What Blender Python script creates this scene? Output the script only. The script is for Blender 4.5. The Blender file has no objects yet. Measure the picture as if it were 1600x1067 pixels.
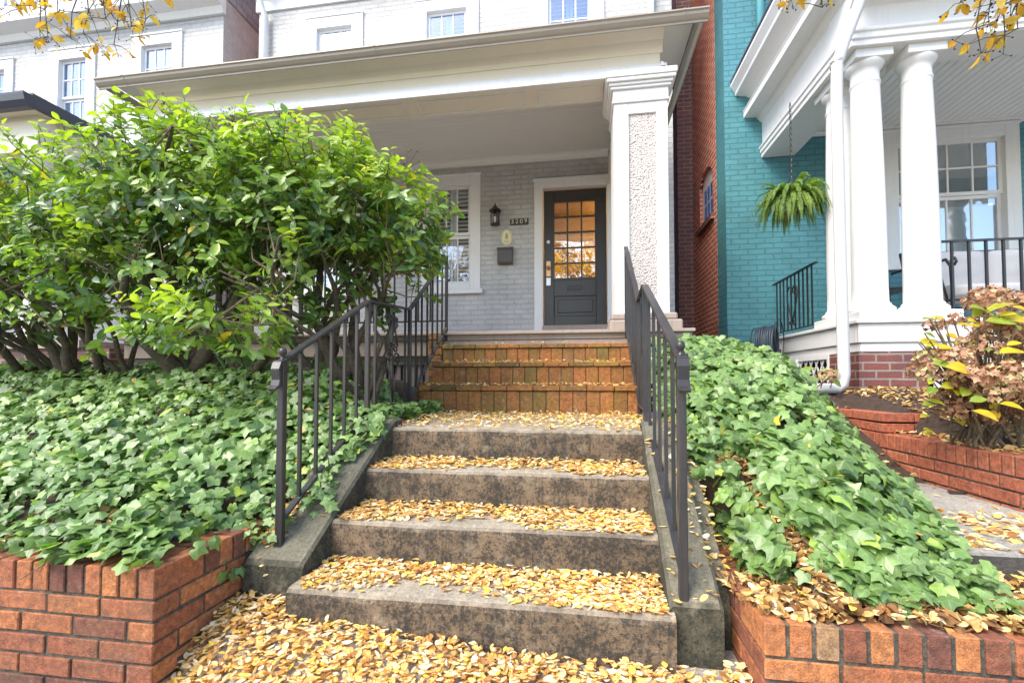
import bpy, bmesh, math, random
import numpy as np
from mathutils import Vector, Matrix
random.seed(7)
RNG = np.random.default_rng(11)
S = bpy.context.scene
COL = S.collection
R = math.radians
PI = math.pi

# ------------------------------------------------------------------ helpers
class MB:
    """collects verts / faces / a per-vertex tint; build() links them as one mesh object"""
    def __init__(s):
        s.v = []; s.f = []; s.t = []
    def add(s, vs, fs, tint=0.5):
        b = len(s.v)
        s.v += [tuple(q) for q in vs]
        s.f += [tuple(i + b for i in q) for q in fs]
        s.t += [tint] * len(vs)
        return s
    def box(s, x0, x1, y0, y1, z0, z1, tint=0.5):
        vs = [(x, y, z) for x in (x0, x1) for y in (y0, y1) for z in (z0, z1)]
        fs = [(0, 1, 3, 2), (4, 6, 7, 5), (0, 4, 5, 1), (2, 3, 7, 6), (0, 2, 6, 4), (1, 5, 7, 3)]
        return s.add(vs, fs, tint)
    def obox(s, c, ax, ay, az, tint=0.5):
        c = Vector(c); ax = Vector(ax); ay = Vector(ay); az = Vector(az)
        vs = [c + ax * i + ay * j + az * k for i in (-1, 1) for j in (-1, 1) for k in (-1, 1)]
        fs = [(0, 1, 3, 2), (4, 6, 7, 5), (0, 4, 5, 1), (2, 3, 7, 6), (0, 2, 6, 4), (1, 5, 7, 3)]
        return s.add(vs, fs, tint)
    def bar(s, a, b, w, h, tint=0.5):
        """rectangular bar from a to b, w across (horizontal), h the other way"""
        a = Vector(a); b = Vector(b); d = (b - a); L = d.length; d.normalize()
        up = Vector((0, 0, 1)) if abs(d.z) < 0.95 else Vector((0, 1, 0))
        sx = d.cross(up).normalized(); sz = sx.cross(d).normalized()
        return s.obox((a + b) / 2, d * (L / 2), sx * (w / 2), sz * (h / 2), tint)
    def tube(s, pts, r, n=8, tint=0.5, cap=True):
        pts = [Vector(p) for p in pts]
        m = len(pts)
        rr = r if isinstance(r, (list, tuple)) else [r] * m
        t0 = (pts[1] - pts[0]).normalized()
        nrm = t0.orthogonal().normalized()
        vs = []; fs = []
        for i in range(m):
            if i == 0: t = t0
            elif i == m - 1: t = (pts[i] - pts[i - 1]).normalized()
            else: t = (pts[i + 1] - pts[i - 1]).normalized()
            nrm = (nrm - t * nrm.dot(t))
            if nrm.length < 1e-6: nrm = t.orthogonal()
            nrm.normalize(); bn = t.cross(nrm)
            for k in range(n):
                a = 2 * PI * k / n
                vs.append(pts[i] + (nrm * math.cos(a) + bn * math.sin(a)) * rr[i])
        for i in range(m - 1):
            for k in range(n):
                k2 = (k + 1) % n
                fs.append((i * n + k, i * n + k2, (i + 1) * n + k2, (i + 1) * n + k))
        if cap:
            fs.append(tuple(range(n))[::-1]); fs.append(tuple((m - 1) * n + k for k in range(n)))
        return s.add(vs, fs, tint)
    def lathe(s, c, prof, n=24, tint=0.5, sx=1.0, sy=1.0):
        """prof: list of (radius, z) from bottom to top about the vertical axis through c"""
        vs = []; fs = []
        for r, z in prof:
            for k in range(n):
                a = 2 * PI * k / n
                vs.append((c[0] + r * sx * math.cos(a), c[1] + r * sy * math.sin(a), c[2] + z))
        m = len(prof)
        for i in range(m - 1):
            for k in range(n):
                k2 = (k + 1) % n
                fs.append((i * n + k, i * n + k2, (i + 1) * n + k2, (i + 1) * n + k))
        fs.append(tuple(range(n))[::-1]); fs.append(tuple((m - 1) * n + k for k in range(n)))
        return s.add(vs, fs, tint)
    def prism(s, prof, axis, a, b, tint=0.5):
        """closed profile extruded along axis 'x' (profile = (y,z)), 'y' (profile = (x,z)) or 'z' (profile = (x,y))"""
        n = len(prof); vs = []
        for q in (a, b):
            for (u, w) in prof:
                vs.append({'x': (q, u, w), 'y': (u, q, w), 'z': (u, w, q)}[axis])
        fs = [(k, (k + 1) % n, n + (k + 1) % n, n + k) for k in range(n)]
        fs.append(tuple(range(n))[::-1]); fs.append(tuple(range(n, 2 * n)))
        return s.add(vs, fs, tint)
    def build(s, name, mat, parent=None, bevel=0.0, smooth=False, seg=1):
        me = bpy.data.meshes.new(name)
        me.from_pydata(s.v, [], s.f)
        bm = bmesh.new(); bm.from_mesh(me)
        bmesh.ops.recalc_face_normals(bm, faces=bm.faces)
        uv = bm.loops.layers.uv.new('UVMap')
        for f in bm.faces:
            n = f.normal; ax = max(range(3), key=lambda i: abs(n[i]))
            for l in f.loops:
                c = l.vert.co
                l[uv].uv = (c.y, c.z) if ax == 0 else ((c.x, c.z) if ax == 1 else (c.x, c.y))
            f.smooth = smooth
        bm.to_mesh(me); bm.free()
        at = me.attributes.new('tint', 'FLOAT', 'POINT')
        at.data.foreach_set('value', s.t)
        me.materials.append(mat)
        o = bpy.data.objects.new(name, me); COL.objects.link(o)
        if bevel:
            md = o.modifiers.new('bevel', 'BEVEL'); md.width = bevel; md.segments = seg; md.limit_method = 'ANGLE'; md.angle_limit = R(40)
        setpar(o, parent)
        return o

def wloc(o):
    l = Vector((0, 0, 0))
    while o: l = l + o.location; o = o.parent
    return l
def setpar(o, parent):
    if parent:
        o.parent = parent
        o.location = Vector(o.location) - wloc(parent)
def tag(o, label=None, cat=None, group=None, kind=None):
    if label: o['label'] = label
    if cat: o['category'] = cat
    if group: o['group'] = group
    if kind: o['kind'] = kind
    return o
def thing(name, label, cat, loc=(0, 0, 0), group=None):
    o = bpy.data.objects.new(name, None); COL.objects.link(o)
    o.location = loc; o.empty_display_size = 0.1
    return tag(o, label, cat, group)
def structure(o, label=None):
    o['kind'] = 'structure'
    if label: o['label'] = label
    return o

def raw_mesh(name, V, F, mat, parent=None, tint=None, uv=None, smooth=False):
    """V (n,3) array, F (m,3|4) array with constant size"""
    me = bpy.data.meshes.new(name)
    k = F.shape[1]
    me.vertices.add(len(V)); me.vertices.foreach_set('co', V.astype(np.float32).ravel())
    me.loops.add(F.size); me.loops.foreach_set('vertex_index', F.astype(np.int32).ravel())
    me.polygons.add(len(F))
    me.polygons.foreach_set('loop_start', np.arange(0, F.size, k, dtype=np.int32))
    me.polygons.foreach_set('loop_total', np.full(len(F), k, dtype=np.int32))
    me.update(calc_edges=True)
    if tint is not None:
        at = me.attributes.new('tint', 'FLOAT', 'POINT'); at.data.foreach_set('value', tint.astype(np.float32))
    if uv is not None:
        l = me.uv_layers.new(name='UVMap'); l.data.foreach_set('uv', uv[F.ravel()].astype(np.float32).ravel())
    me.polygons.foreach_set('use_smooth', np.full(len(F), smooth))
    me.validate()
    me.materials.append(mat)
    o = bpy.data.objects.new(name, me); COL.objects.link(o)
    setpar(o, parent)
    return o

def nrm(a): return a / np.maximum(np.linalg.norm(a, axis=-1, keepdims=True), 1e-9)
def leaf_cloud(name, tv, tf, P, N, T, size, tint, mat, parent=None, zs=None, wid=None, smooth=True):
    """many copies of one leaf template: P base points, N leaf normals, T tip directions"""
    P = np.asarray(P, float); N = nrm(np.asarray(N, float)); T = np.asarray(T, float)
    T = nrm(T - N * (T * N).sum(1, keepdims=True)); B = np.cross(T, N)
    n = len(P); m = len(tv)
    size = np.broadcast_to(np.asarray(size, float), (n,))
    zs = np.ones(n) if zs is None else zs
    wid = np.ones(n) if wid is None else wid
    V = (P[:, None, :] + size[:, None, None] * (tv[None, :, 0:1] * (B * wid[:, None])[:, None, :] + tv[None, :, 1:2] * T[:, None, :]
         + tv[None, :, 2:3] * (N * zs[:, None])[:, None, :])).reshape(-1, 3)
    F = (tf[None] + (np.arange(n) * m)[:, None, None]).reshape(-1, tf.shape[1])
    uv = np.tile(tv[:, :2], (n, 1))
    return raw_mesh(name, V, F, mat, parent, np.repeat(np.asarray(tint, float), m), uv, smooth)

# leaf templates (x across, y along the midrib from the stalk, z out of the leaf)
def t_ellipse(w=0.4, fold=0.10, droop=0.12):
    ys = [0.0, 0.22, 0.5, 0.78, 1.0]; ws = [0.0, 0.75, 1.0, 0.68, 0.0]
    v = []
    for y, q in zip(ys, ws):
        z = -droop * y * y
        v += [(-w / 2 * q, y, z + fold * q), (0, y, z), (w / 2 * q, y, z + fold * q)]
    v = np.array(v); f = []
    for i in range(4):
        a = i * 3; b = a + 3
        f += [(a, a + 1, b + 1, b), (a + 1, a + 2, b + 2, b + 1)]
    return v, np.array(f)
def t_flat(w=0.45, fold=0.1):
    v = np.array([(0, -.5, 0), (w * .42, -.22, fold), (w * .5, .1, fold * 1.1), (w * .28, .36, fold * .6), (0, .5, 0.04), (-w * .28, .36, fold * .6), (-w * .5, .1, fold * 1.1), (-w * .42, -.22, fold), (0, .05, -.02)])
    f = np.array([(8, i, (i + 1) % 8) for i in range(8)])
    return v, f
def t_ivy():
    pr = [(-90, .12), (-66, .50), (-42, .70), (-22, .70), (-4, .74), (12, .90), (25, 1.0), (40, .84), (58, .74), (72, .86), (84, 1.08), (90, 1.20)]
    pr += [(180 - a, r) for a, r in pr[-2:0:-1]]
    v = [(0, .06, .10)]
    for a, r in pr:
        x = r * math.cos(R(a)); y = r * math.sin(R(a))
        v.append((x, y, -.10 * r * r + 0.05 * abs(x)))
    n = len(pr)
    f = [(0, 1 + i, 1 + (i + 1) % n) for i in range(n)]
    return np.array(v), np.array(f)
def t_petal4():
    v = [(0, 0, 0)]; f = []
    for k in range(8):
        a = k * PI / 4; r = 1.0 if k % 2 == 0 else .55
        v.append((r * math.cos(a), r * math.sin(a), .25 if k % 2 == 0 else .05))
    f = [(0, 1 + k, 1 + (k + 1) % 8) for k in range(8)]
    return np.array(v), np.array(f)

# ------------------------------------------------------------------ materials
def nt(name):
    m = bpy.data.materials.new(name); m.use_nodes = True
    t = m.node_tree; t.nodes.clear()
    o = t.nodes.new('ShaderNodeOutputMaterial'); p = t.nodes.new('ShaderNodeBsdfPrincipled')
    t.links.new(p.outputs[0], o.inputs[0])
    return m, t, p, o
def N(t, typ, **kw):
    n = t.nodes.new('ShaderNode' + typ)
    for k, v in kw.items():
        if k.startswith('_'): setattr(n, k[1:], v)
        else:
            i = n.inputs[int(k[1:])] if k[0] == 'i' and k[1:].isdigit() else n.inputs[k]
            i.default_value = v
    return n
def L(t, a, b): t.links.new(a, b)
def ramp(t, fac, stops, interp='LINEAR'):
    r = t.nodes.new('ShaderNodeValToRGB'); r.color_ramp.interpolation = interp
    e = r.color_ramp.elements
    while len(e) > 1: e.remove(e[-1])
    e[0].position = stops[0][0]; e[0].color = (*stops[0][1], 1)
    for p, c in stops[1:]:
        q = e.new(p); q.color = (*c, 1)
    if fac is not None: L(t, fac, r.inputs[0])
    return r
def noise(t, scale, detail=4, rough=.55, co='Object', dist=0.0, vec=None):
    n = N(t, 'TexNoise'); n.inputs['Scale'].default_value = scale; n.inputs['Detail'].default_value = detail
    n.inputs['Roughness'].default_value = rough; n.inputs['Distortion'].default_value = dist
    if vec is None:
        c = N(t, 'TexCoord'); L(t, c.outputs[co], n.inputs['Vector'])
    else: L(t, vec, n.inputs['Vector'])
    return n
def mixc(t, fac, a, b, mode='MIX'):
    m = t.nodes.new('ShaderNodeMix'); m.data_type = 'RGBA'; m.blend_type = mode
    for s, q in ((0, fac), (6, a), (7, b)):
        if hasattr(q, 'is_linked'): L(t, q, m.inputs[s])
        elif s == 0: m.inputs[0].default_value = q
        else: m.inputs[s].default_value = (*q, 1)
    return m.outputs[2]
def math_(t, op, a, b=None, c=None):
    m = t.nodes.new('ShaderNodeMath'); m.operation = op
    for i, q in enumerate((a, b, c)):
        if q is None: continue
        if hasattr(q, 'is_linked'): L(t, q, m.inputs[i])
        else: m.inputs[i].default_value = q
    return m.outputs[0]
def bump(t, p, h, strength=.3, dist=.01, chain=None):
    b = N(t, 'Bump'); b.inputs['Strength'].default_value = strength; b.inputs['Distance'].default_value = dist
    L(t, h, b.inputs['Height'])
    if chain: L(t, chain, b.inputs['Normal'])
    L(t, b.outputs[0], p.inputs['Normal'])
    return b.outputs[0]

def m_paint(name, col, rough=.45, var=.06, dirt=.0, dirtcol=(.25, .2, .15)):
    m, t, p, o = nt(name)
    n = noise(t, 3.5, 6, .6); n2 = noise(t, 40, 3)
    c = mixc(t, n.outputs[0], tuple(x * (1 - var) for x in col), tuple(min(1, x * (1 + var)) for x in col))
    if dirt:
        d = ramp(t, noise(t, 2.3, 8, .7).outputs[0], [(.5, (0, 0, 0)), (.75, (dirt,) * 3)])
        c = mixc(t, d.outputs[0], c, dirtcol)
        tc = N(t, 'TexCoord'); mp = N(t, 'Mapping'); mp.inputs['Scale'].default_value = (22, 22, 1.3); L(t, tc.outputs['Object'], mp.inputs['Vector'])
        d2 = ramp(t, noise(t, 1.0, 6, .7, vec=mp.outputs[0]).outputs[0], [(.52, (0, 0, 0)), (.75, (dirt * 1.2,) * 3)]); c = mixc(t, d2.outputs[0], c, dirtcol)
    L(t, c, p.inputs['Base Color']); p.inputs['Roughness'].default_value = rough
    bump(t, p, n2.outputs[0], .06, .003)
    return m
def m_brick(name, c1, c2, mort, bw=.213, bh=.073, ms=.010, bumpd=.008, rough=.6, stain=None, painted=False, ch=True):
    """brick in UV metres (u along the wall, v up)"""
    m, t, p, o = nt(name)
    uv = N(t, 'TexCoord')
    # tiny wobble so the courses are not ruler straight
    nz = noise(t, 9, 2, .5, vec=uv.outputs['UV'])
    wob = N(t, 'VectorMath', _operation='SCALE'); wob.inputs['Scale'].default_value = .012
    sub = N(t, 'VectorMath', _operation='SUBTRACT'); sub.inputs[1].default_value = (.5, .5, .5)
    L(t, nz.outputs['Color'], sub.inputs[0]); L(t, sub.outputs[0], wob.inputs[0])
    ad = N(t, 'VectorMath', _operation='ADD'); L(t, uv.outputs['UV'], ad.inputs[0]); L(t, wob.outputs[0], ad.inputs[1])
    b = N(t, 'TexBrick'); L(t, ad.outputs[0], b.inputs['Vector'])
    b.inputs['Scale'].default_value = 1; b.inputs['Mortar Size'].default_value = ms; b.inputs['Mortar Smooth'].default_value = .25
    b.inputs['Brick Width'].default_value = bw; b.inputs['Row Height'].default_value = bh; b.inputs['Bias'].default_value = 0
    b.inputs['Color1'].default_value = (*c1, 1); b.inputs['Color2'].default_value = (*c2, 1); b.inputs['Mortar'].default_value = (*mort, 1)
    n = noise(t, 5, 8, .65); n2 = noise(t, 60, 5, .6)
    c = mixc(t, .12 if painted else .35, b.outputs[0], n2.outputs[0], 'OVERLAY')
    c = mixc(t, .18 if painted else .3, c, n.outputs[0], 'OVERLAY')
    if painted:
        fd = ramp(t, noise(t, 1.1, 7, .7).outputs[0], [(.35, (.40,) * 3), (.5, (.5,) * 3), (.68, (.62,) * 3)]); c = mixc(t, .8, c, fd.outputs[0], 'OVERLAY')
    if stain:
        d = ramp(t, noise(t, 1.6, 8, .7).outputs[0], [(.48, (0, 0, 0)), (.72, (.8,) * 3)])
        c = mixc(t, d.outputs[0], c, stain)
    L(t, c, p.inputs['Base Color']); p.inputs['Roughness'].default_value = rough
    h = math_(t, 'ADD', math_(t, 'MULTIPLY', b.outputs['Fac'], -1.0), math_(t, 'MULTIPLY', n2.outputs[0], .5))
    h = math_(t, 'ADD', h, math_(t, 'MULTIPLY', n.outputs[0], .5))
    bump(t, p, h, .75, bumpd)
    return m
def m_leaf(name, stops, rough=.4, trans=.35, spec=.5, vein=None, tcol=(1.1, 1.25, .5)):
    m, t, p, o = nt(name)
    a = N(t, 'Attribute', _attribute_name='tint')
    r = ramp(t, a.outputs['Fac'], stops)
    n = noise(t, 30, 4, .6)
    c = mixc(t, .6, r.outputs[0], n.outputs[0], 'OVERLAY')
    if vein:
        uvn = N(t, 'UVMap'); sp = N(t, 'SeparateXYZ'); L(t, uvn.outputs[0], sp.inputs[0])
        ax = math_(t, 'ABSOLUTE', sp.outputs[0])
        if vein == 'ivy':
            ang = math_(t, 'ARCTAN2', ax, math_(t, 'ADD', sp.outputs[1], .0))
            w = math_(t, 'PINGPONG', ang, R(31))
            rad = math_(t, 'SQRT', math_(t, 'ADD', math_(t, 'MULTIPLY', ax, ax), math_(t, 'MULTIPLY', sp.outputs[1], sp.outputs[1])))
            d = math_(t, 'MULTIPLY', w, rad)
        else: d = ax
        v = ramp(t, d, [(0.0, (1, 1, 1)), (.03, (.6,) * 3), (.075, (0, 0, 0))])
        c = mixc(t, math_(t, 'MULTIPLY', v.outputs[0], .45), c, mixc(t, .5, c, (.45, .55, .3)))
    L(t, c, p.inputs['Base Color']); p.inputs['Roughness'].default_value = rough
    p.inputs['Specular IOR Level'].default_value = spec
    vb = N(t, 'Bump'); vb.inputs['Strength'].default_value = .5; vb.inputs['Distance'].default_value = .004; L(t, noise(t, 55, 4, .6).outputs[0], vb.inputs['Height']); L(t, vb.outputs[0], p.inputs['Normal'])
    tr = N(t, 'BsdfTranslucent')
    L(t, mixc(t, 1.0, c, tcol, 'MULTIPLY'), tr.inputs['Color'])
    mx = N(t, 'MixShader'); mx.inputs[0].default_value = trans
    L(t, p.outputs[0], mx.inputs[1]); L(t, tr.outputs[0], mx.inputs[2]); L(t, mx.outputs[0], o.inputs[0])
    return m
def m_glass(name, refl=.35, tint=(.8, .85, .85), rough=.02):
    m, t, p, o = nt(name)
    tr = N(t, 'BsdfTransparent'); tr.inputs['Color'].default_value = (*tint, 1)
    g = N(t, 'BsdfGlossy'); g.inputs['Roughness'].default_value = rough; g.inputs['Color'].default_value = (1, 1, 1, 1)
    n = noise(t, 3.0, 2); b = N(t, 'Bump'); b.inputs['Strength'].default_value = .12; b.inputs['Distance'].default_value = .02
    L(t, n.outputs[0], b.inputs['Height']); L(t, b.outputs[0], g.inputs['Normal'])
    mx = N(t, 'MixShader'); mx.inputs[0].default_value = refl
    L(t, tr.outputs[0], mx.inputs[1]); L(t, g.outputs[0], mx.inputs[2]); L(t, mx.outputs[0], o.inputs[0])
    return m

M = {}
M['white'] = m_paint('white_trim_paint', (.74, .73, .71), .42, .05, .22, (.50, .46, .41))
M['greytrim'] = m_paint('porch_grey_paint', (.74, .73, .70), .5, .03)
M['cream'] = m_paint('cream_beam_paint', (.76, .69, .57), .45, .03, .1, (.5, .45, .36))
M['gutter'] = m_paint('taupe_gutter_paint', (.37, .32, .265), .35, .05, .15, (.3, .25, .2))
M['taupe'] = m_paint('taupe_deck_paint', (.33, .265, .22), .55, .08, .45, (.17, .12, .09))
M['slat'] = m_paint('brown_skirt_slats', (.20, .17, .15), .65, .15)
M['door'] = m_paint('charcoal_door_paint', (.044, .039, .036), .32, .06)
M['black'] = m_paint('black_iron_paint', (.018, .018, .020), .34, .3, .12, (.10, .06, .04))
M['iron'] = m_paint('worn_grey_iron_paint', (.027, .026, .027), .36, .35, .35, (.11, .075, .055))
M['blackroof'] = m_paint('black_metal_roof', (.025, .03, .045), .3, .2)
M['slate'] = m_brick('slate_roof', (.22, .24, .27), (.30, .31, .33), (.12, .12, .14), .25, .16, .006)
M['bronze'] = m_paint('bronze_lantern_metal', (.03, .024, .02), .35, .2)
M['brass'] = m_paint('brass', (.55, .33, .15), .3); M['brass'].node_tree.nodes['Principled BSDF'].inputs['Metallic'].default_value = .9
M['steel'] = m_paint('steel', (.6, .6, .6), .3); M['steel'].node_tree.nodes['Principled BSDF'].inputs['Metallic'].default_value = .8
M['mailbox'] = m_paint('brown_mailbox_paint', (.085, .072, .065), .45, .15)
M['plaque'] = m_paint('cream_plaque', (.80, .72, .45), .5, .06)
M['plaqueink'] = m_paint('plaque_ink', (.42, .36, .20), .6)
M['numeral'] = m_paint('pale_numeral', (.62, .60, .52), .4)
M['numplate'] = m_paint('dark_number_tile', (.07, .05, .04), .4, .15)
M['grey_brick'] = m_brick('painted_grey_brick', (.475, .462, .44), (.45, .438, .418), (.405, .395, .38), painted=True, bumpd=.009, rough=.5)
M['white_brick'] = m_brick('painted_white_brick', (.50, .49, .47), (.47, .46, .445), (.42, .41, .40), painted=True, bumpd=.009, rough=.5)
M['teal_brick'] = m_brick('painted_teal_brick', (.074, .238, .270), (.064, .215, .245), (.048, .175, .20), painted=True, bumpd=.012, rough=.42)
M['red_brick'] = m_brick('red_house_brick', (.52, .145, .07), (.36, .09, .05), (.72, .52, .42), bumpd=.010, stain=(.28, .09, .06))
M['red_dull'] = m_brick('dull_red_pier_brick', (.20, .062, .046), (.135, .045, .04), (.26, .21, .18), bumpd=.008, stain=(.07, .04, .04))
M['glass'] = m_glass('window_glass', .22, (.58, .74, .95))
M['porchglass'] = m_glass('porch_window_glass', .16, (.93, .95, .97))
M['bigglass'] = m_glass('porch_picture_glass', .34, (.80, .84, .86))
M['doorglass'] = m_glass('door_glass', .5, (.92, .82, .62))
M['lampglass'] = m_glass('lantern_glass', .15, (.95, .95, .9))
M['shutter'] = m_paint('white_shutter_paint', (.80, .81, .82), .5, .02)
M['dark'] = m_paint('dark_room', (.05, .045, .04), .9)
M['cushion'] = m_paint('pale_grey_cushion_fabric', (.42, .42, .43), .9, .05)
M['pipe'] = m_paint('white_pipe_paint', (.56, .555, .54), .4, .05, .15, (.4, .38, .35))
M['pillow'] = m_paint('green_striped_pillow', (.30, .36, .30), .9, .3)
M['hose'] = m_paint('dark_hose_rubber', (.04, .06, .08), .4, .4)
M['rattan'] = m_paint('coir_basket', (.10, .07, .04), .9, .3)
M['louvre'] = M['shutter']

def m_amber():
    m, t, p, o = nt('warm_hall_wall')
    p.inputs['Base Color'].default_value = (.85, .66, .30, 1); p.inputs['Roughness'].default_value = .8
    return m
M['amber'] = m_amber()
def m_fill_glow():
    m, t, p, o = nt('lit_lamp_shade')
    p.inputs['Base Color'].default_value = (1, .8, .5, 1)
    p.inputs['Emission Color'].default_value = (1, .80, .48, 1); p.inputs['Emission Strength'].default_value = 10
    return m
M['lamp'] = m_fill_glow()  # emission for the added hall fill, not a real fitting

def m_pebble():
    m, t, p, o = nt('pebbledash')
    c = N(t, 'TexCoord')
    v = N(t, 'TexVoronoi'); v.inputs['Scale'].default_value = 82; L(t, c.outputs['Object'], v.inputs['Vector'])
    v2 = N(t, 'TexVoronoi'); v2.inputs['Scale'].default_value = 52; L(t, c.outputs['Object'], v2.inputs['Vector'])
    n = noise(t, 14, 6, .7)
    r = ramp(t, v.outputs['Distance'], [(0, (.80, .72, .66)), (.5, (.70, .61, .56)), (.75, (.42, .35, .30)), (.95, (.13, .10, .08))])
    r2 = ramp(t, v2.outputs['Color'], [(0, (.55, .5, .48)), (.5, (.72, .68, .62)), (1, (.60, .50, .44))])
    c1 = mixc(t, .5, r.outputs[0], r2.outputs[0], 'MULTIPLY')
    c1 = mixc(t, ramp(t, n.outputs[0], [(.55, (0, 0, 0)), (.72, (.8,) * 3)]).outputs[0], c1, (.16, .13, .10))
    L(t, mixc(t, .25, c1, (.9, .87, .84), 'SCREEN'), p.inputs['Base Color']); p.inputs['Roughness'].default_value = .85
    h = math_(t, 'ADD', math_(t, 'MULTIPLY', v.outputs['Distance'], -1.0), math_(t, 'MULTIPLY', v2.outputs['Distance'], -.8))
    bump(t, p, h, .9, .018)
    return m
M['pebble'] = m_pebble()

def m_concrete(name, tread=(.39, .335, .255), riser=(.235, .165, .10), mold=(.028, .026, .022), amt=1.0):
    m, t, p, o = nt(name)
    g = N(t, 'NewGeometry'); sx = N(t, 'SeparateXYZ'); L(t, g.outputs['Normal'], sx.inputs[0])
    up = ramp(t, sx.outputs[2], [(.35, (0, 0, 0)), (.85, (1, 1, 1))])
    agg = noise(t, 170, 3, .8); n1 = noise(t, 5, 8, .72); n2 = noise(t, 22, 7, .75); n3 = noise(t, 2.2, 5, .6)
    vor = N(t, 'TexVoronoi'); vor.inputs['Scale'].default_value = 120
    tc = N(t, 'TexCoord'); L(t, tc.outputs['Object'], vor.inputs['Vector'])
    spk = ramp(t, vor.outputs['Color'], [(0, (.45,) * 3), (.5, (.5,) * 3), (1, (.62, .58, .52))])
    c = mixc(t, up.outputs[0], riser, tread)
    c = mixc(t, .8, c, spk.outputs[0], 'OVERLAY')
    fine = noise(t, 75, 7, .8); fr_ = ramp(t, fine.outputs[0], [(.36, (.14,) * 3), (.50, (.5,) * 3), (.64, (.86,) * 3)])
    c = mixc(t, .75, c, fr_.outputs[0], 'OVERLAY')
    c = mixc(t, .55, c, agg.outputs[0], 'OVERLAY')
    c = mixc(t, .6, c, n3.outputs[0], 'OVERLAY')
    ml = math_(t, 'ADD', math_(t, 'MULTIPLY', n1.outputs[0], .5), math_(t, 'MULTIPLY', n2.outputs[0], .55))
    ml = math_(t, 'ADD', ml, math_(t, 'MULTIPLY', math_(t, 'SUBTRACT', fine.outputs[0], .5), 1.1))
    mr = ramp(t, ml, [(.44, (0, 0, 0)), (.58, (.94 * amt,) * 3)])
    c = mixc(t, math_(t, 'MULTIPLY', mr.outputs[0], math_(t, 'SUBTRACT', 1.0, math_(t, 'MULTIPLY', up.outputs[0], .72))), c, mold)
    mp = N(t, 'Mapping'); mp.inputs['Scale'].default_value = (38, 38, 2.2); L(t, tc.outputs['Object'], mp.inputs['Vector'])
    stn = noise(t, 1.0, 5, .65, vec=mp.outputs[0]); sr = ramp(t, stn.outputs[0], [(.52, (0, 0, 0)), (.70, (.75 * amt,) * 3)])
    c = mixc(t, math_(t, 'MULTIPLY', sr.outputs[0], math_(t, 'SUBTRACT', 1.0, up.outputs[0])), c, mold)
    pale = ramp(t, noise(t, 9, 8, .75).outputs[0], [(.55, (0, 0, 0)), (.72, (.5,) * 3)])
    c = mixc(t, pale.outputs[0], c, (.42, .36, .26))
    L(t, c, p.inputs['Base Color']); p.inputs['Roughness'].default_value = .88
    h = math_(t, 'ADD', agg.outputs[0], math_(t, 'MULTIPLY', n2.outputs[0], 1.5))
    bump(t, p, h, .8, .008)
    return m
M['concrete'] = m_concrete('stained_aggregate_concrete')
M['concrete_cheek'] = m_concrete('mossy_cheek_concrete', (.19, .175, .125), (.10, .092, .062), (.022, .025, .015), 1.0)
M['walk'] = m_concrete('grey_walk_concrete', (.36, .34, .31), (.1, .09, .08), (.05, .05, .045), .6)

def m_realbrick(name, stops, moss=0.3, mosscol=(.10, .095, .03), soot=.5):
    m, t, p, o = nt(name)
    a = N(t, 'Attribute', _attribute_name='tint')
    r = ramp(t, a.outputs['Fac'], stops)
    n1 = noise(t, 6, 8, .7); n2 = noise(t, 45, 6, .7); n3 = noise(t, 200, 3, .7); n4 = noise(t, 3.1, 7, .7)
    n2r = ramp(t, n2.outputs[0], [(.32, (.2,) * 3), (.5, (.5,) * 3), (.68, (.8,) * 3)])
    c = mixc(t, .8, r.outputs[0], n2r.outputs[0], 'OVERLAY')
    n3r = ramp(t, n3.outputs[0], [(.3, (.2,) * 3), (.7, (.8,) * 3)])
    c = mixc(t, .5, c, n3r.outputs[0], 'OVERLAY')
    d = ramp(t, n1.outputs[0], [(.5, (0, 0, 0)), (.72, (moss,) * 3)])
    c = mixc(t, d.outputs[0], c, mosscol)
    d2 = ramp(t, n4.outputs[0], [(.52, (0, 0, 0)), (.7, (soot,) * 3)])
    c = mixc(t, d2.outputs[0], c, (.04, .028, .025))
    d3 = ramp(t, noise(t, 11, 8, .75).outputs[0], [(.58, (0, 0, 0)), (.74, (.45,) * 3)]); c = mixc(t, d3.outputs[0], c, (.50, .40, .32))
    d4 = ramp(t, noise(t, 17, 6, .7, dist=.6).outputs[0], [(.56, (0, 0, 0)), (.66, (.4,) * 3)]); c = mixc(t, d4.outputs[0], c, (.10, .05, .03))
    L(t, c, p.inputs['Base Color']); p.inputs['Roughness'].default_value = .8
    bump(t, p, math_(t, 'ADD', n2.outputs[0], n3.outputs[0]), .8, .006)
    return m
RB = [(0, (.11, .045, .032)), (.15, (.18, .062, .036)), (.35, (.27, .088, .040)), (.6, (.38, .128, .046)), (.8, (.44, .165, .055)), (1, (.33, .19, .09))]
M['wallbrick'] = m_realbrick('garden_wall_brick', RB, .45, (.16, .10, .05), .38)
OB = [(0, (.085, .05, .020)), (.3, (.17, .105, .026)), (.55, (.27, .115, .030)), (.8, (.36, .125, .032)), (1, (.24, .185, .036))]
M['stepbrick'] = m_realbrick('mossy_step_brick', OB, .6, (.17, .15, .02), .45)
M['planterbrick'] = m_realbrick('clean_planter_brick', [(0, (.30, .085, .045)), (.5, (.38, .11, .055)), (1, (.46, .15, .075))], .15, (.2, .1, .06), .25)
M['mortar'] = m_concrete('old_mortar', (.15, .13, .10), (.15, .13, .095), (.035, .033, .028), .9)

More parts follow.
